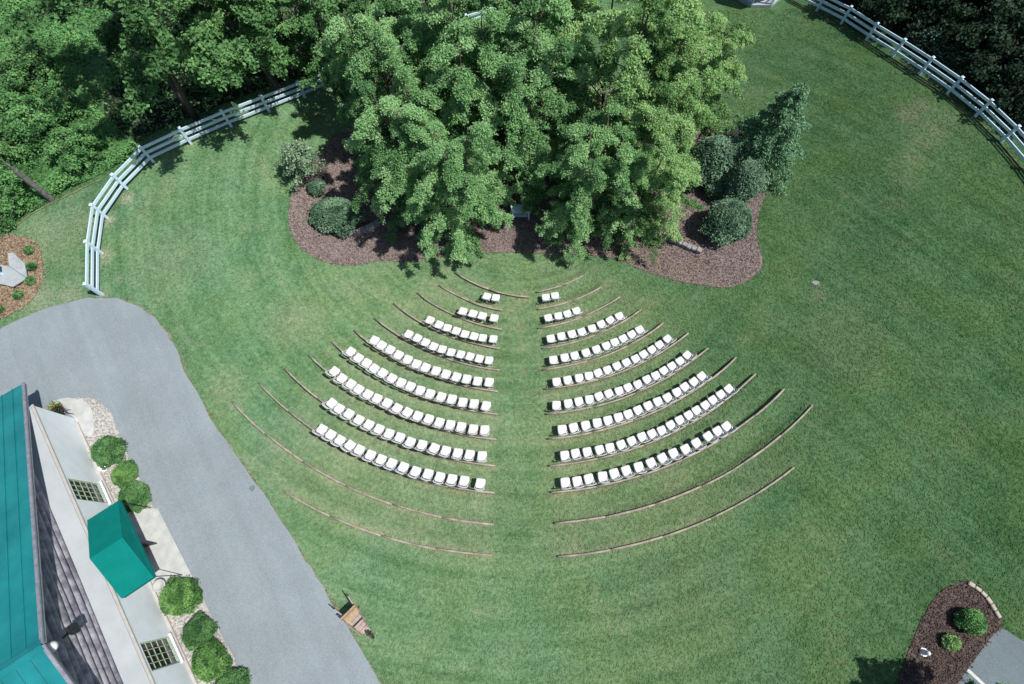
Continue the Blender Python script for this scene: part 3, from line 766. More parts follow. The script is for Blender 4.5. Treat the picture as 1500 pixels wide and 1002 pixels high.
def bush(name, label, x, y, rx, ry, rz, n, size, mat, group=None, cat='bush', seed=0, rot=0, bumps=14):
    rng = np.random.default_rng(seed or random.randint(1, 9999))
    t = thing(name, label, cat, (x, y, tz(x, y) + .02), rot, group)
    P, V = bush_mesh(rng, rx, ry, rz, n, bumps)
    st = MB()
    for k in range(5):
        a = rng.uniform(0, 6.28); e = (math.cos(a) * rx * .55, math.sin(a) * ry * .55, rz * .75)
        st.tube([(0, 0, -.03), (e[0] * .4, e[1] * .4, e[2] * .5), e], [.03, .02, .008], 5)
    st.build('stem', M['bark'], t)
    core = MB(); core.lathe([(.02, rz * .02), (.55, rz * .05), (.7, rz * .3), (.62, rz * .55), (.4, rz * .72), (.05, rz * .78)], 12)
    core.v = [(a * rx, b * ry, c) for a, b, c in core.v]
    leaves('foliage', P, size, M[mat], t, var=V, rng=rng)
    return t

# bushes of the big mulch bed
q = un(1058, 336); bush('round_bush', 'big round blue-green bush at the right end of the mulch bed', q.x, q.y, 1.22, 1.15, 2.0, 16000, .10, 'leaf_blue', seed=41, bumps=40)
q = un(1078, 286); bush('silver_bush', 'tall silvery green bush between the round bush and the conifer', q.x, q.y, .95, .95, 2.6, 15000, .10, 'leaf_silver', seed=42, bumps=30)
q = un(1044, 284); bush('silver_bush', 'small silvery bush left of the tall silvery bush', q.x, q.y, .6, .6, 1.0, 4000, .10, 'leaf_silver', seed=43)
q = un(1040, 256); bush('grey_bush', 'grey-green twiggy bush tucked under the yellow-green birches', q.x, q.y, 1.6, 1.3, 2.7, 13000, .11, 'leaf_silver', seed=44, bumps=24)
q = un(497, 325); bush('evergreen_bush', 'low blue-green bush at the left end of the mulch bed', q.x, q.y, 1.35, 1.0, 1.5, 12000, .11, 'leaf_blue', seed=45, bumps=24)
q = un(466, 280); bush('evergreen_bush', 'small dark bush behind the low blue-green bush', q.x, q.y, .5, .5, .7, 2000, .10, 'leaf_blue', seed=46)

def sapling(label, x, y, h, seed, mat):
    rng = np.random.default_rng(seed)
    t = thing('sapling', label, 'sapling', (x, y, tz(x, y)), 0)
    mb = MB(); L = []
    mb.tube([(0, 0, 0), (-.05, .05, h * .5), (-.1, .12, h)], [.04, .028, .008], 6)
    for i in range(26):
        z = h * (.2 + .75 * i / 26); a = i * 2.4 + rng.uniform(-.3, .3); ln = (1.3 - .9 * i / 26) * rng.uniform(.7, 1.1)
        e = np.array([math.cos(a) * ln, math.sin(a) * ln, z + ln * .35]); s0 = np.array([-.05 * z, .05 * z, z])
        mb.tube([s0, (s0 + e) / 2 + np.array([0, 0, .06]), e], [.012, .008, .003], 4)
        k = 120; w = rng.uniform(.25, 1.1, k)
        L.append(s0 + np.outer(w, e - s0) + rng.normal(size=(k, 3)) * .10)
    mb.build('trunk', M['grey_wood'], t); leaves('crown', np.concatenate(L), .12, M[mat], t, rng=rng)
q = un(452, 262); sapling('pale feathery sapling at the upper left tip of the mulch bed', q.x, q.y, 2.6, 51, 'leaf_pale')
def bare(name, label, cat, x, y, h, n, spread, seed, lean=(0, 0), mat='grey_wood', r=.02):
    rng = np.random.default_rng(seed); mb = MB()
    for i in range(n):
        a = rng.uniform(0, 6.28); e = np.array([math.cos(a) * spread * rng.uniform(.3, 1) + lean[0] * h, math.sin(a) * spread * rng.uniform(.3, 1) + lean[1] * h, h * rng.uniform(.6, 1)])
        m_ = e * .5 + rng.normal(size=3) * .08 * h
        mb.tube([(rng.normal() * .05, rng.normal() * .05, 0), m_, e], [r, r * .7, r * .25], 5)
        for j in range(4):
            w = rng.uniform(.4, .9); s0 = m_ + (e - m_) * w; e2 = s0 + rng.normal(size=3) * .18 * h + np.array([0, 0, .1 * h])
            mb.tube([s0, e2], [r * .4, r * .15], 4)
    o = mb.build(name, M[mat]); o.location = (x, y, tz(x, y)); return tag(o, label, cat)
q = un(474, 262); bare('bare_shrub', 'leafless brown twiggy shrub beside the pale sapling', 'shrub', q.x, q.y, 1.3, 34, .8, 61, mat='bark', r=.014)
q = un(503, 96); bare('dead_tree', 'bare grey branches leaning in the woods left of the leftmost birch', 'dead tree', q.x, q.y, 5.0, 12, 1.5, 62, lean=(-.30, .0), r=.05)

def conifer(label, x, y, h, rad, seed):
    rng = np.random.default_rng(seed)
    t = thing('conifer_tree', label, 'conifer', (x, y, tz(x, y)), 0)
    mb = MB(); mb.tube([(0, 0, 0), (0, 0, h * .5), (.03, .03, h)], [.10, .06, .01], 8); L = []; D = []
    nl = 15
    for i in range(nl):
        z = h * (.05 + .93 * (i / nl) ** .92); rr = rad * (1 - i / nl) ** .8 + .08
        nb = 8 if i < 9 else 6
        for k in range(nb):
            a = 2 * math.pi * (k + rng.uniform(-.3, .3)) / nb + i * .7; ln = rr * rng.uniform(.62, 1.18)
            d = np.array([math.cos(a), math.sin(a), 0]); s0 = np.array([0, 0, z]); sd = np.array([-d[1], d[0], 0])
            def br(w): return s0 + np.outer(w, d) * ln + np.outer(ln * (.22 * w - .42 * w * w), [0, 0, 1])
            mb.tube(list(br(np.array([0, .5, 1.]))), [.016, .01, .004], 4, cap=False)
            kk = int(60 + 190 * ln); w = rng.uniform(.12, 1.02, kk); wid = rng.normal(size=kk) * (.05 + .17 * ln * (1.12 - w))
            p = br(w) + np.outer(wid, sd); p[:, 2] -= np.abs(wid) * .45; p += rng.normal(size=(kk, 3)) * .03
            L.append(p); D.append(np.tile(d + np.array([0, 0, -.35]), (kk, 1)) + np.outer(np.sign(wid) * .8, sd))
    mb.build('trunk', M['bark'], t); leaves('crown', np.concatenate(L), .13, M['leaf_conifer'], t, aspect=.38, dirs=np.concatenate(D), rng=rng)
q = un(1103, 243); conifer('young conifer with tiered branches at the right edge of the tree clump', q.x, q.y, 6.0, 2.6, 71)

sA = lambda: broad_tree(41, 1.7, 1.15, 7, 7, 4, 42, .12, 'leaf_bright', droop=.3, low=.1, spread=.75, trunk_r=.03, fill=.10)
sB = lambda: broad_tree(42, 1.5, 1.25, 8, 6, 4, 42, .12, 'leaf_bright', droop=.4, low=.1, spread=.95, trunk_r=.03, fill=.12)
def wild_bush(kind, label, x, y, rz, s_, mat, group):
    key = (kind, mat); loc = (x, y, tz(x, y)); sc_ = (s_, s_, s_)
    if key in PROTO: return dup(PROTO[key], loc, rz, label, group, sc_)
    sp = list((sA if kind == 'S0' else sB)()); sp[4] = mat; mb, L, V, size, mt, bark, rng = sp
    t = thing('wild_bush', label, 'bush', loc, rz, group); t.scale = sc_
    mb.build('stem', M['bark'], t, smooth_=True); leaves('foliage', L, size, M[mt], t, var=V, rng=rng)
    PROTO[key] = t; return t
# left brush: separate bushes over a weedy cover
G4 = 'bushes in the brush at the left edge'
for i, (lab, u, v, rx, ry, rz, mat) in enumerate([
    ('bright green bush in the brush nearest the wooden post', 24, 292, 1.3, 1.1, 1.0, 'leaf_bright'),
    ('bright green bush at the far left edge above the straw bed', -4, 322, 1.2, 1.0, 1.1, 'leaf_wood'),
    ('bright green bush left of the spreading tree, above the post', 72, 205, 1.5, 1.3, 1.2, 'leaf_bright'),
    ('bright green bush at the left edge, halfway up the brush', 10, 175, 1.6, 1.3, 1.3, 'leaf_bright'),
    ('green bush under the thin tree at the upper left', 62, 118, 1.5, 1.3, 1.4, 'leaf_wood'),
    ('green bush between the thin tree and the spreading tree', 108, 160, 1.2, 1.1, 1.2, 'leaf_bright'),
    ('wide green bush at the foot of the spreading tree', 128, 232, 1.3, 1.0, .8, 'leaf_bright'),
    ('dark green bush at the left edge below the halfway bush', 5, 235, 1.5, 1.2, 1.2, 'leaf_wood')]):
    q = un(u, v); k = 'S%d' % (i % 2)
    wild_bush(k, lab, q.x, q.y, .6 + i, rx * .74, mat, G4)
def cover(name, label, poly, n, hmax, size, mat, seed):
    rng = np.random.default_rng(seed); xs = [p[0] for p in poly]; ys = [p[1] for p in poly]; P = []
    while len(P) < n:
        x, y = rng.uniform(min(xs), max(xs)), rng.uniform(min(ys), max(ys))
        if inpoly(x, y, poly): P.append((x, y))
    P = np.array(P)
    hh = hmax * np.clip(.5 + .35 * np.sin(P[:, 0] * 1.9 + 1.3 * np.sin(P[:, 1] * 1.1)) + .35 * np.sin(P[:, 1] * 2.3 + np.sin(P[:, 0] * 1.7)), .06, 1.3)
    Z = terr(P[:, 0], P[:, 1]) + .05 + hh * rng.uniform(0, 1, n) ** .6
    o = leaves(name, np.column_stack([P, Z]), size, M[mat], rng=rng, var=np.clip(.3 + .5 * hh / hmax, 0, 1))
    return tag(o, label, None, kind='stuff')
cover('weeds', 'low green weeds covering the wild ground beyond the left fence', pxpoly([(-60, 350), (20, 328), (80, 291), (150, 255), (206, 218), (150, 170), (125, 110), (60, 60), (-60, 120)], 2), 60000, .6, .13, 'leaf_bright', 91)
cover('meadow_grass', 'smooth green meadow grass at the upper left corner', pxpoly([(-60, 120), (60, 60), (125, 100), (170, 20), (150, -60), (-150, -60)], 2), 26000, .22, .16, 'leaf_bright', 92)
G7 = 'dark bushes under the trees beyond the right fence'
for i, (u, v, s_, lab) in enumerate([(1262, 12, 1.5, 'dark bush behind the right fence, first from the top edge'), (1300, 28, 1.6, 'dark bush behind the right fence, second from the top edge'), (1345, 42, 1.5, 'dark bush behind the right fence, left of the tall weeds'),
        (1415, 84, 1.6, 'dark bush behind the right fence, above the tall weeds'), (1448, 122, 1.6, 'dark bush behind the right fence, right of the tall weeds'), (1480, 158, 1.5, 'dark bush behind the right fence, lowest in the photo'),
        (1392, 22, 2.0, 'dark bush deep in the right woods, near the top edge'), (1450, 66, 2.0, 'dark bush deep in the right woods, near the corner'), (1492, 96, 2.0, 'dark bush deep in the right woods, at the right edge')]):
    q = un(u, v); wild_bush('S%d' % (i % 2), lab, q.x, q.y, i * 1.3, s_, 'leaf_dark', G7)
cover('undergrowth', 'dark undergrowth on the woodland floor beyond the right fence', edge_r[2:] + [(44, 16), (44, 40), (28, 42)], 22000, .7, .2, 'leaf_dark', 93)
cover('undergrowth', 'shaded undergrowth on the woodland floor beyond the left fence', pxpoly([(160, 232), (262, 182), (326, 158), (446, 116), (592, 60), (700, 15), (640, -80), (300, -80), (180, 60)], 2), 14000, .5, .18, 'leaf_wood', 94)
cover('tall_weeds', 'tall green weeds growing along the right fence', pxpoly([(1318, 62), (1352, 82), (1400, 112), (1425, 124), (1420, 100), (1385, 72), (1345, 48)], 2), 2400, 1.2, .13, 'leaf_silver', 95)
# dead snag
q = un(77, 293)
mb = MB(); mb.tube([(0, 0, -.1), (.02, 0, .9), (-.02, .03, 1.9), (.0, .02, 2.35)], [.16, .14, .13, .12], 9); mb.tube([(0, .02, 2.3), (.05, .0, 2.7), (-.02, .03, 3.0)], [.08, .05, .02], 6)
o = mb.build('wooden_post', M['grey_wood'], smooth_=False); o.location = q; tag(o, 'weathered grey broken post standing at the edge of the brush', 'post')

# driveway shrubs
G5 = 'clipped shrubs along the gravel strip'
for i, (lab, u, v, s, mat) in enumerate([
    ('dark green clipped shrub at the top of the gravel strip', 166, 662, .80, 'leaf_box2'), ('smaller clipped shrub, second from the top of the gravel strip', 188, 694, .62, 'leaf_box'),
    ('clipped shrub right above the green awning', 203, 727, .76, 'leaf_box2'), ('large clipped shrub right below the green awning', 270, 873, .86, 'leaf_box'),
    ('loose mid-green shrub, second below the green awning', 297, 924, .74, 'leaf_box2'), ('large bright shrub beside the lower window', 315, 966, .86, 'leaf_box'),
    ('lowest clipped shrub of the gravel strip, cut by the frame', 346, 1003, .78, 'leaf_box2')]):
    q = un(u, v, 0); s *= .84; bush('clipped_shrub', lab, q.x, q.y, s * random.uniform(.95, 1.06), s * random.uniform(.86, .98), s * random.uniform(1.0, 1.2), 7000, .08, mat, G5, seed=101 + i, bumps=34, rot=i * 1.1)
G6 = 'small shrubs around the grey deck'
for i, (u, v, lab) in enumerate([(46, 369, 'small dark shrub at the top of the straw bed'), (50, 392, 'small dark shrub right of the grey deck, upper of the middle two'), (48, 413, 'small dark shrub right of the grey deck, lower of the middle two'),
                                 (30, 434, 'small dark shrub below the grey deck'), (1, 455, 'small dark shrub at the left frame edge above the driveway')]):
    q = un(u, v); bush('small_shrub', lab, q.x, q.y, .24, .24, .32, 600, .075, 'leaf_wood', G6, seed=121 + i)
q = un(1413, 909); bush('garden_shrub', 'bright green round shrub in the corner bed', q.x, q.y, .52, .47, .8, 3600, .085, 'leaf_bright', seed=131, bumps=30)
q = un(1388, 940); bush('garden_shrub', 'small thin yellow-green plant in the corner bed', q.x, q.y, .34, .32, .45, 800, .09, 'leaf_light', seed=132)
tree('WB', wB, 'shade_tree', 'tree beyond the bottom edge whose dark shadow falls on the lawn', 15.9, -5.2, 3.0, .58)

# ------------------------------------------------------------------ building at the lower left
b1 = un(109, 613, 0); b2 = un(287, 1002, 0)
wd = (b2 - b1).normalized(); wn = Vector((-wd.y, wd.x, 0))
if wn.x < 0: wn = -wn
ORG = b1.copy()
bld = thing('lodge_building', 'lodge with teal metal gable roof, log gable wall and white lower wall', 'building', ORG)
def W(s, n, z): return wd * s + wn * n + Vector((0, 0, z))       # building coordinates, local to its base
def onplane(u, v, off):
    r = Vector(ray(u, v)); c = Vector((0, 0, HC)); t = ((ORG + wn * off - c).dot(wn)) / r.dot(wn); p = c + r * t - ORG
    return p.dot(wd), p.z
ZL, PS, PZ, LS, LZ, RN = 2.25, 9.78, 6.03, -1.37, 2.0, -.2
sl = (PZ - LZ) / (PS - LS); BACK = -15.0
WINS = [(3.45, 4.46), (10.45, 11.54)]; DOOR = (6.55, 7.55)
# lower wall in pieces around its openings
mb = MB(); zs0, zs1 = .32, 2.12
cuts = [0.0, WINS[0][0], WINS[0][1], DOOR[0], DOOR[1], WINS[1][0], WINS[1][1], 19.0]
for i in range(0, 7):
    a, b = cuts[i], cuts[i + 1]
    if i in (1, 5):
        mb.box(a, b, -.25, 0, 0, zs0, W); mb.box(a, b, -.25, 0, zs1, ZL, W)
    elif i == 3: mb.box(a, b, -.25, 0, 2.05, ZL, W)
    else: mb.box(a, b, -.25, 0, -.1, ZL, W)
mb.box(0.0, .25, -1.4, -.25, -.1, ZL, W)
mb.build('lower_wall', M['stucco'], bld)
MB().box(-.03, 19.0, -1.2, -.10, ZL + .003, ZL + .05, W).build('ledge_roof', M['membrane'], bld)
MB().box(-.05, 19.02, -.075, .02, ZL + .003, ZL + .07, W).build('coping', M['coping'], bld)
MB().box(.3, 19, .002, .10, -.1, .12, W).build('foundation_strip', M['coping'], bld)
for (a, b) in WINS:
    fr = MB()
    for q in ((a, a + .05, zs0, zs1), (b - .05, b, zs0, zs1), (a + .05, b - .05, zs0, zs0 + .05), (a + .05, b - .05, zs1 - .05, zs1)):
        fr.box(q[0], q[1], -.12, -.03, q[2], q[3], W)
    w = fr.build('window', M['muntin'], bld)
    MB().box(a + .05, b - .05, -.10, -.085, zs0 + .05, zs1 - .05, W).build('pane', M['glass'], w)
    mu = MB()
    for k in range(1, 4):
        s_ = a + .05 + (b - a - .1) * k / 4; mu.box(s_ - .009, s_ + .009, -.084, -.055, zs0 + .05, zs1 - .05, W)
    for k in range(1, 5):
        z_ = zs0 + .05 + (zs1 - zs0 - .1) * k / 5; mu.box(a + .05, b - .05, -.083, -.062, z_ - .009, z_ + .009, W)
    mu.build('muntin', M['muntin'], w)
    MB().box(a - .06, b + .06, -.02, .09, zs0 - .07, zs0, W).build('sill', M['paint_white'], w)
# door standing open under the awning
ja = MB(); ja.box(DOOR[0], DOOR[0] + .07, -.2, .02, 0, 2.05, W); ja.box(DOOR[1] - .07, DOOR[1], -.2, .02, 0, 2.05, W); ja.box(DOOR[0] + .07, DOOR[1] - .07, -.2, .02, 1.98, 2.05, W)
ja.build('door_frame', M['door'], bld)
MB().box(DOOR[0], DOOR[1], -.6, -.55, 0, 2.05, W).build('doorway', M['dark'], bld)
dv = (wn * .93 + wd * .37).normalized(); h0 = W(DOOR[0] + .1, .03, .03); h1 = h0 + dv * .9; nn = Vector((-dv.y, dv.x, 0)) * .025
dr = MB().hexa([h0 - nn, h1 - nn, h1 + nn, h0 + nn] + [p + Vector((0, 0, 1.95)) for p in (h0 - nn, h1 - nn, h1 + nn, h0 + nn)]).build('door', M['door'], bld)
k0 = h1 - dv * .08 + Vector((0, 0, 1.0)); MB().tube([k0 - nn * 3, k0 + nn * 3], .025, 8).build('handle', M['trim'], dr)
# log gable wall
lg = MB(); zc = ZL + .20; rr = .16
while zc < PZ - .5:
    s0 = LS + (zc + .32 - LZ) / sl; s0 = max(s0, .1); s1 = 2 * PS - s0
    n_ = max(2, int((s1 - s0) / 3)); pts = [W(s0 + (s1 - s0) * k / n_, -.93 + random.gauss(0, .015), zc + random.gauss(0, .008)) for k in range(n_ + 1)]
    lg.tube(pts, [rr * random.uniform(.86, 1.04) for _ in pts], 10)
    zc += .315
lg.build('log_wall', M['logwall'], bld, smooth_=True)
ch = MB(); ch.prism([(.3, ZL), (19.2, ZL), (19.2, LZ + (2 * PS - LS - 19.2) * sl - .12), (PS, PZ - .14), (.3, LZ + (.3 - LS) * sl - .12)], -1.02, -.93, lambda s, z, n: W(s, n, z))
ch.build('gable_backing', M['chink'], bld)
cs = MB(); cs.box(.15, .4, BACK + .3, -1.42, -.1, LZ + (.15 - LS) * sl - .15, W); cs.box(19.1, 19.35, BACK + .3, -1.0, -.1, LZ + (.15 - LS) * sl - .15, W)
cs.box(.4, 19.1, BACK + .3, BACK + .5, -.1, 2.3, W); cs.build('side_wall', M['logwall'], bld)
# roof: two slopes with standing seams, ridge cap, rake trim
def roofp(s, n, up=0):
    z = LZ + (s - LS) * sl if s <= PS else LZ + (2 * PS - LS - s) * sl
    return W(s, n, z + up)
for sd in (0, 1):
    e = LS if sd == 0 else 2 * PS - LS
    r_ = MB(); pk = PS - .02 if sd == 0 else PS + .02
    r_.hexa([roofp(e, RN, -.09), roofp(pk, RN, -.09), roofp(pk, BACK, -.09), roofp(e, BACK, -.09), roofp(e, RN), roofp(pk, RN), roofp(pk, BACK), roofp(e, BACK)])
    n_ = RN - .42
    while n_ > BACK:
        a, b = roofp(e, n_, .016), roofp(PS + (-.2 if sd == 0 else .2), n_, .016); r_.beam(a, b, .03, .045); n_ -= .43
    r_.build('roof', M['roof'], bld)
    MB().beam(roofp(e, RN + .03, -.05), roofp(PS + (-.03 if sd == 0 else .03), RN + .03, -.05), .055, .20).build('rake_trim', M['trim'], bld)
    f_ = MB().beam(roofp(e, RN + .06, .035), roofp(PS + (-.03 if sd == 0 else .03), RN + .06, .035), .10, .05).build('edge_flashing', M['trim'], bld)
rc = MB(); o_ = .17
rc.hexa([roofp(PS - o_, RN + .05, .045), roofp(PS, RN + .05, .06), roofp(PS, BACK, .06), roofp(PS - o_, BACK, .045), roofp(PS - o_, RN + .05, .06), roofp(PS, RN + .05, .09), roofp(PS, BACK, .09), roofp(PS - o_, BACK, .06)])
rc.hexa([roofp(PS + .002, RN + .05, .06), roofp(PS + o_, RN + .05, .045), roofp(PS + o_, BACK, .045), roofp(PS + .002, BACK, .06), roofp(PS + .002, RN + .05, .09), roofp(PS + o_, RN + .05, .06), roofp(PS + o_, BACK, .06), roofp(PS + .002, BACK, .09)])
rc.build('ridge_cap', M['roof'], bld)
# lamps on the gable
s_, z_ = onplane(108, 921, -.45)
fl = MB(); fl.box(s_ - .16, s_ + .16, -.55, -.35, z_ - .11, z_ + .11, W); fl.beam(W(s_ + .1, -.78, z_ + .1), W(s_, -.55, z_), .05, .05)
fl.build('floodlight', M['dark'], bld, bevel=.015)
s_, z_ = onplane(74, 948, -.30)
fl = MB(); fl.lathe([(.03, .16), (.10, .10), (.15, -.02), (.16, -.10), (.10, -.12)], 12, W(s_, -.30, z_)); fl.beam(W(s_, -.80, z_ + .12), W(s_, -.30, z_ + .15), .04, .04)
fl.build('gable_lamp', M['paint_white'], bld, smooth_=True)
# gabled entrance awning on thin poles
A0, A1, AZ, AR, AN = 5.43, 8.74, 2.14, 2.90, 1.26; AM = (A0 + A1) / 2
aw = MB(); th_ = .03
for (p, q) in ((A0, AM - .003), (A1, AM + .003)):
    aw.hexa([W(p, .04, AZ - th_), W(q, .04, AR - th_), W(q, AN, AR - th_), W(p, AN, AZ - th_), W(p, .04, AZ), W(q, .04, AR), W(q, AN, AR), W(p, AN, AZ)])
aw.prism([(A0, AZ - .002), (A1, AZ - .002), (AM, AR - .003)], AN - .035, AN - .004, lambda s, z, n: W(s, n, z))
aw.box(A0, A1, AN - .02, AN - .002, AZ - .22, AZ - .035, W); aw.box(A0 + .002, A0 + .02, .05, AN - .025, AZ - .22, AZ - .035, W); aw.box(A1 - .02, A1 - .002, .05, AN - .025, AZ - .22, AZ - .035, W)
cn = aw.build('entrance_awning', M['awning'], bld)
for s_ in (A0 + .06, A1 - .06): MB().tube([W(s_, AN - .06, .02), W(s_, AN - .06, AZ - .05)], .016, 8).build('pole', M['dark'], cn)

# ground strip by the building
def bw(s, n): p = ORG + W(s, n, 0); return (p.x, p.y)
outer = pxpoly([(100, 585), (120, 582), (141, 586), (160, 602), (172, 626), (185, 660), (225, 742), (250, 795), (285, 852), (320, 920), (366, 1004), (420, 1110)], 3, close=False, z=0)
drape('gravel_strip', outer + [bw(13.6, .0), bw(0, .0)], M['gravel'], .032, .3, jitter=.015)
drape('concrete_pad', [(q.x, q.y) for q in (un(232, 745, 0), un(283, 845, 0), un(222, 862, 0), un(190, 848, 0), un(165, 745, 0))], M['concrete'], .05, .4)
drape('concrete_corner', pxpoly([(78, 588), (100, 583), (128, 590), (138, 612), (136, 640), (120, 632), (109, 612)], 3, z=0), M['concrete'], .044, .4)
# pots by the corner and the door
q = un(92, 601, 0)
t = thing('flower_pot', 'terracotta pot with orange flowers at the white wall corner', 'flower pot', (q.x, q.y, .05))
MB().lathe([(.13, 0), (.20, .30), (.22, .31), (.22, .36), (.18, .36), (.17, .30)], 14).build('pot', M['terracotta'], t, smooth_=True)
rg = np.random.default_rng(5); P = rg.normal(size=(260, 3)) * np.array([.12, .12, .09]) + np.array([0, 0, .46])
leaves('foliage', P, .09, M['leaf_bright'], t, rng=rg); P = rg.normal(size=(60, 3)) * np.array([.12, .12, .05]) + np.array([0, 0, .56]); leaves('blossom', P, .07, M['flower'], t, rng=rg)
q = un(103, 607, 0)
t = thing('plant_stand', 'black wire plant stand beside the terracotta pot', 'plant stand', (q.x, q.y, .05))
st = MB()
for k in range(4): a = k * math.pi / 2; st.tube([(math.cos(a) * .2, math.sin(a) * .2, 0), (math.cos(a) * .1, math.sin(a) * .1, .35), (math.cos(a) * .2, math.sin(a) * .2, .7)], .013, 5)
for z, r_ in ((.35, .1), (.69, .2)): st.tube([(math.cos(2 * math.pi * k / 14) * r_, math.sin(2 * math.pi * k / 14) * r_, z) for k in range(15)], .012, 5)
st.build('frame', M['dark'], t); P = rg.normal(size=(70, 3)) * np.array([.1, .1, .08]) + np.array([0, 0, .74]); leaves('foliage', P, .10, M['leaf_dark'], t, rng=rg)
q = un(243, 857, 0)
t = thing('stone_urn', 'pale grey urn beside the lower corner of the awning', 'urn', (q.x, q.y, .04))
MB().lathe([(.15, 0), (.16, .05), (.08, .10), (.20, .34), (.24, .42), (.24, .46), (.19, .46), (.17, .38)], 16).build('bowl', M['concrete'], t, smooth_=True)
q = un(152, 687, 0)
def rock(name, label, p, s, mat, seed, cat='rock'):
    rg = np.random.default_rng(seed); bm = bmesh.new(); bmesh.ops.create_icosphere(bm, subdivisions=2, radius=1)
    for v in bm.verts:
        k = 1 + rg.normal() * .08; v.co = Vector((v.co.x * s[0] * k, v.co.y * s[1] * k, v.co.z * s[2] * k))
    me = bpy.data.meshes.new(name); bm.to_mesh(me); bm.free(); me.materials.append(mat)
    o = link(name, me); o.location = p; o.rotation_euler = (0, 0, -.25); return tag(o, label, cat)
rock('white_rock', 'white rock between the two top shrubs of the gravel strip', (q.x, q.y, .08), (.22, .13, .10), M['paint_white'], 3)
q = un(1198, 415); rock('flat_stone', 'flat pale stone set in the lawn right of the mulch bed', (q.x, q.y, q.z), (.34, .13, .02), M['stone'], 4)

# ------------------------------------------------------------------ wooden wheelbarrow on the lawn
A, B = un(509, 884), un(548, 932); d = (B - A); d.z = 0; L_ = d.length
t = thing('wheelbarrow', 'old wooden wheelbarrow standing on the lawn beside the driveway', 'wheelbarrow', (A.x, A.y, 0), math.atan2(d.y, d.x)); t.scale = (1, .82, 1)
for sy in (-1, 1):
    MB().beam((-.10, sy * .40, .62), (L_ * .84, sy * .12, .30), .05, .07).build('handle', M['barrow'], t)
    MB().tube([(-.12, sy * .405, .625), (-.22, sy * .42, .645)], .028, 8).build('grip', M['dark'], t)
    MB().beam((.46, sy * .31, .02), (.50, sy * .29, .52), .05, .05).build('leg', M['barrow'], t)
tr = MB(); x0, x1 = .38, 1.30
def hw(x): return .39 - .19 * (x - x0) / (x1 - x0)
for k in range(6):       # floor boards
    a, b = x0 + (x1 - x0) * k / 6 + .006, x0 + (x1 - x0) * (k + 1) / 6 - .006; za, zb = .535 - .12 * (a - x0), .535 - .12 * (b - x0)
    tr.hexa([(a, -hw(a), za), (b, -hw(b), zb), (b, hw(b), zb), (a, hw(a), za), (a, -hw(a), za + .025), (b, -hw(b), zb + .025), (b, hw(b), zb + .025), (a, hw(a), za + .025)])
tr.build('tray', M['barrow'], t)
bk = MB()
bk.hexa([(x0 - .02, -.40, .55), (x0 + .02, -.40, .55), (x0 + .02, .40, .55), (x0 - .02, .40, .55), (x0 - .06, -.42, .78), (x0 - .02, -.42, .78), (x0 - .02, .42, .78), (x0 - .06, .42, .78)])
bk.box(x0 + .03, x0 + .26, -.36, .36, .565, .60); bk.build('tailboard', M['barrow_new'], t)
for sy in (-1, 1):
    MB().hexa([(x0 + .03, sy * .385, .57), (x1, sy * .205, .46), (x1, sy * .225, .46), (x0 + .03, sy * .405, .57), (x0 + .03, sy * .41, .72), (x1, sy * .225, .62), (x1, sy * .245, .62), (x0 + .03, sy * .43, .72)]).build('side_board', M['barrow'], t)
MB().beam((.86, -.27, .535), (.86, .27, .535), .05, .03).build('cleat', M['dark'], t)
wx = L_ * .88; wz = .27; wh = MB()
for k in range(24):
    a, b = 2 * math.pi * k / 24, 2 * math.pi * (k + 1) / 24
    f = lambda r, an, y: (wx + r * math.cos(an), y, wz + r * math.sin(an))
    wh.hexa([f(.21, a, -.035), f(.27, a, -.035), f(.27, b, -.035), f(.21, b, -.035), f(.21, a, .035), f(.27, a, .035), f(.27, b, .035), f(.21, b, .035)])
for k in range(4): a = math.pi * k / 4; wh.beam((wx - .215 * math.cos(a), 0, wz - .215 * math.sin(a)), (wx + .215 * math.cos(a), 0, wz + .215 * math.sin(a)), .035, .03)
wl = wh.build('wheel', M['bark'], t); MB().tube([(wx, -.14, wz), (wx, .14, wz)], .02, 8).build('axle', M['dark'], wl)

# ------------------------------------------------------------------ things in and around the mulch bed
q = un(763, 318)
t = thing('ceremony_table', 'white wooden table in the shade under the birches facing the aisle', 'table', (q.x, q.y, q.z + .04))
tb = MB()
for k in range(4): tb.box(-.55, .55, -.25 + k * .126, -.25 + k * .126 + .12, .78, .81)
tb.build('tabletop', M['fence'], t)
for sx in (-1, 1):
    for sy in (-1, 1): MB().box(sx * .42 - .035, sx * .42 + .035, sy * .18 - .035, sy * .18 + .035, 0, .777).build('leg', M['fence'], t)
MB().box(-.38, .38, -.16, .16, .22, .245).build('shelf', M['fence'], t); MB().box(-.384, .384, -.20, -.17, .68, .775).build('apron', M['fence'], t)
def stonewall(label, pxs, h, w):
    P = [un(*p) for p in pxs]; C_ = [Vector((x, y, 0)) for x, y in spline([(p.x, p.y) for p in P], 4)]
    mb = MB()
    for a, b in zip(C_[:-1], C_[1:]):
        dd = (b - a) * .02; ww = w * random.uniform(.85, 1.15); hh = h * random.uniform(.9, 1.08); z = min(tz(a.x, a.y), tz(b.x, b.y)) - .02
        mb.beam(a + dd + Vector((0, 0, z + hh / 2)), b - dd + Vector((0, 0, z + hh / 2)), ww, hh)
    return tag(mb.build('stone_wall', M['stone'], bevel=.02), label, 'stone wall')
stonewall('low grey stone wall left of the big round bush', [(952, 338), (975, 349), (998, 360), (1026, 371)], .34, .26)
stonewall('low grey stone wall in the shade under the front left birch', [(505, 347), (530, 341), (556, 328)], .34, .26)
mb = MB(); P = [un(*p) for p in [(1416, 853), (1426, 859), (1435, 866), (1443, 874), (1450, 884), (1456, 894), (1463, 905)]]
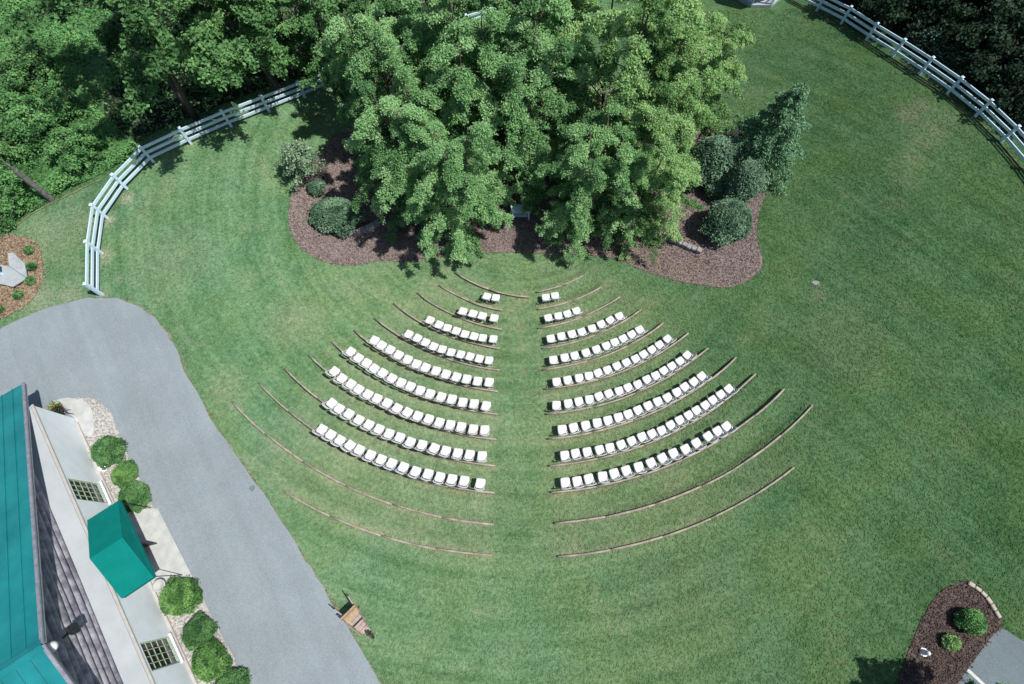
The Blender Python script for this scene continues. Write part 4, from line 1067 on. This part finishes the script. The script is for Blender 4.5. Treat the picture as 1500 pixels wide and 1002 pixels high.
for a, b in zip(P[:-1], P[1:]): mb.beam(a + (b - a) * .04 + Vector((0, 0, .06)), b - (b - a) * .04 + Vector((0, 0, .06)), .15 * random.uniform(.8, 1.1), .13)
tag(mb.build('stone_edging', M['cream_stone'], bevel=.02), 'curved row of pale stones edging the corner bed', 'stone edging')
q = un(1352, 955)
t = thing('garden_ornament', 'small white garden ornament on the dark mulch of the corner bed', 'ornament', (q.x, q.y, .03))
MB().lathe([(.09, 0), (.11, .05), (.10, .14), (.06, .20), (.08, .24), (.085, .29), (.05, .345), (.01, .36)], 12).build('body', M['paint_white'], t, smooth_=True)
MB().lathe([(.16, -.03), (.17, .0), (.16, .03)], 10).build('base', M['paint_white'], t)

# grey deck with a small teal roof at the left edge
zd = un(30, 405).z + .22
pts = [(11.4, 370.6), (19, 370), (36, 385.6), (39.6, 407), (18, 420), (6, 417), (-30, 412), (-45, 385), (-20, 384), (13, 390)]
P = [un(u, v, zd) for u, v in pts]; O = Vector((P[3].x - 1, P[3].y, zd - .22))
t = thing('garden_deck', 'low grey angular deck with a teal roofed post at the left edge', 'deck', O)
MB().prism([((p - O).x, (p - O).y) for p in P], .16, .22).build('deck_boards', M['deck'], t)
sk = MB().prism([((p - O).x * .96, (p - O).y * .96) for p in P], -.1, .155).build('skirt', M['dark'], t)
a, b = P[9] - O, P[3] - O; MB().beam((a.x, a.y, .222), (b.x * .97, b.y * .97, .222), .035, .012).build('seam', M['trim'], t)
q = un(2, 402, zd) - O
MB().beam((q.x, q.y, .225), (q.x, q.y, 1.0), .14, .14).build('post', M['fence'], t)
MB().lathe([(.44, 1.0), (.45, 1.04), (.03, 1.45)], 8, (q.x, q.y, 0)).build('roof', M['roof'], t)

# gazebo at the top edge
q = un(1107, 14); G = Vector((q.x + .35, q.y + 1.75, q.z)); n8 = 8; rg_ = 1.75
t = thing('gazebo', 'white octagonal gazebo cut by the top edge of the photo', 'gazebo', G)
def oc(r, k, off=.5): a = 2 * math.pi * (k + off) / 8 - math.pi / 2 - math.pi / 4; return (r * math.cos(a), r * math.sin(a))
MB().prism([oc(rg_, k) for k in range(8)], -.1, .22).build('floor', M['deck'], t)
for k in range(8):
    x, y = oc(rg_ - .08, k); MB().box(x - .05, x + .05, y - .05, y + .05, .222, 2.5).build('post', M['fence'], t)
    if k == 0: continue
    a, b = Vector((*oc(rg_ - .08, k), 0)), Vector((*oc(rg_ - .08, k + 1), 0)); rl = MB(); e = (b - a).normalized() * .06
    for z in (.36, 1.02): rl.beam(a + e + Vector((0, 0, z)), b - e + Vector((0, 0, z)), .05, .07)
    for j in range(1, 9): p = a.lerp(b, j / 9); rl.beam(p + Vector((0, 0, .396)), p + Vector((0, 0, .984)), .05, .03)
    rl.build('railing', M['fence'], t)
MB().lathe([(rg_ + .3, 2.5), (rg_ + .32, 2.54), (.25, 3.7), (.05, 3.95)], 8).build('roof', M['roof'], t)
bn = MB(); bn.box(-.5, .5, .75, 1.1, .62, .66); bn.box(-.48, -.43, .8, 1.05, .222, .618); bn.box(.43, .48, .8, 1.05, .222, .618); bn.build('seat', M['barrow'], t)

# ------------------------------------------------------------------ light, sky, camera
Ls = Vector((-.540, .115, -1.0)).normalized()
sun = bpy.data.lights.new('sun', 'SUN'); sun.energy = 5.0; sun.angle = R(.53); sun.color = (1, .965, .90)
so = bpy.data.objects.new('sun', sun); COL.objects.link(so); so.rotation_euler = Ls.to_track_quat('-Z', 'Y').to_euler(); so.location = (20, -5, 45)
w = bpy.data.worlds.new('World'); sc.world = w; w.use_nodes = True
bg = w.node_tree.nodes['Background']; sky = w.node_tree.nodes.new('ShaderNodeTexSky'); sky.sky_type = 'NISHITA'; sky.sun_disc = False
s_dir = -Ls; sky.sun_elevation = math.asin(s_dir.z); sky.sun_rotation = math.atan2(s_dir.x, s_dir.y)
w.node_tree.links.new(sky.outputs[0], bg.inputs[0]); bg.inputs[1].default_value = .095
cam = bpy.data.cameras.new('camera'); cam.sensor_width = 36; cam.lens = F / 1500 * 36; cam.clip_end = 5000; cam.clip_start = .1
co = bpy.data.objects.new('camera', cam); COL.objects.link(co); co.location = (0, 0, HC); co.rotation_euler = (TH, 0, 0); sc.camera = co
sc.view_settings.view_transform = 'Standard'; sc.view_settings.look = 'None'; sc.view_settings.exposure = 0; sc.view_settings.gamma = 1
sc.render.resolution_x, sc.render.resolution_y = 1024, 684
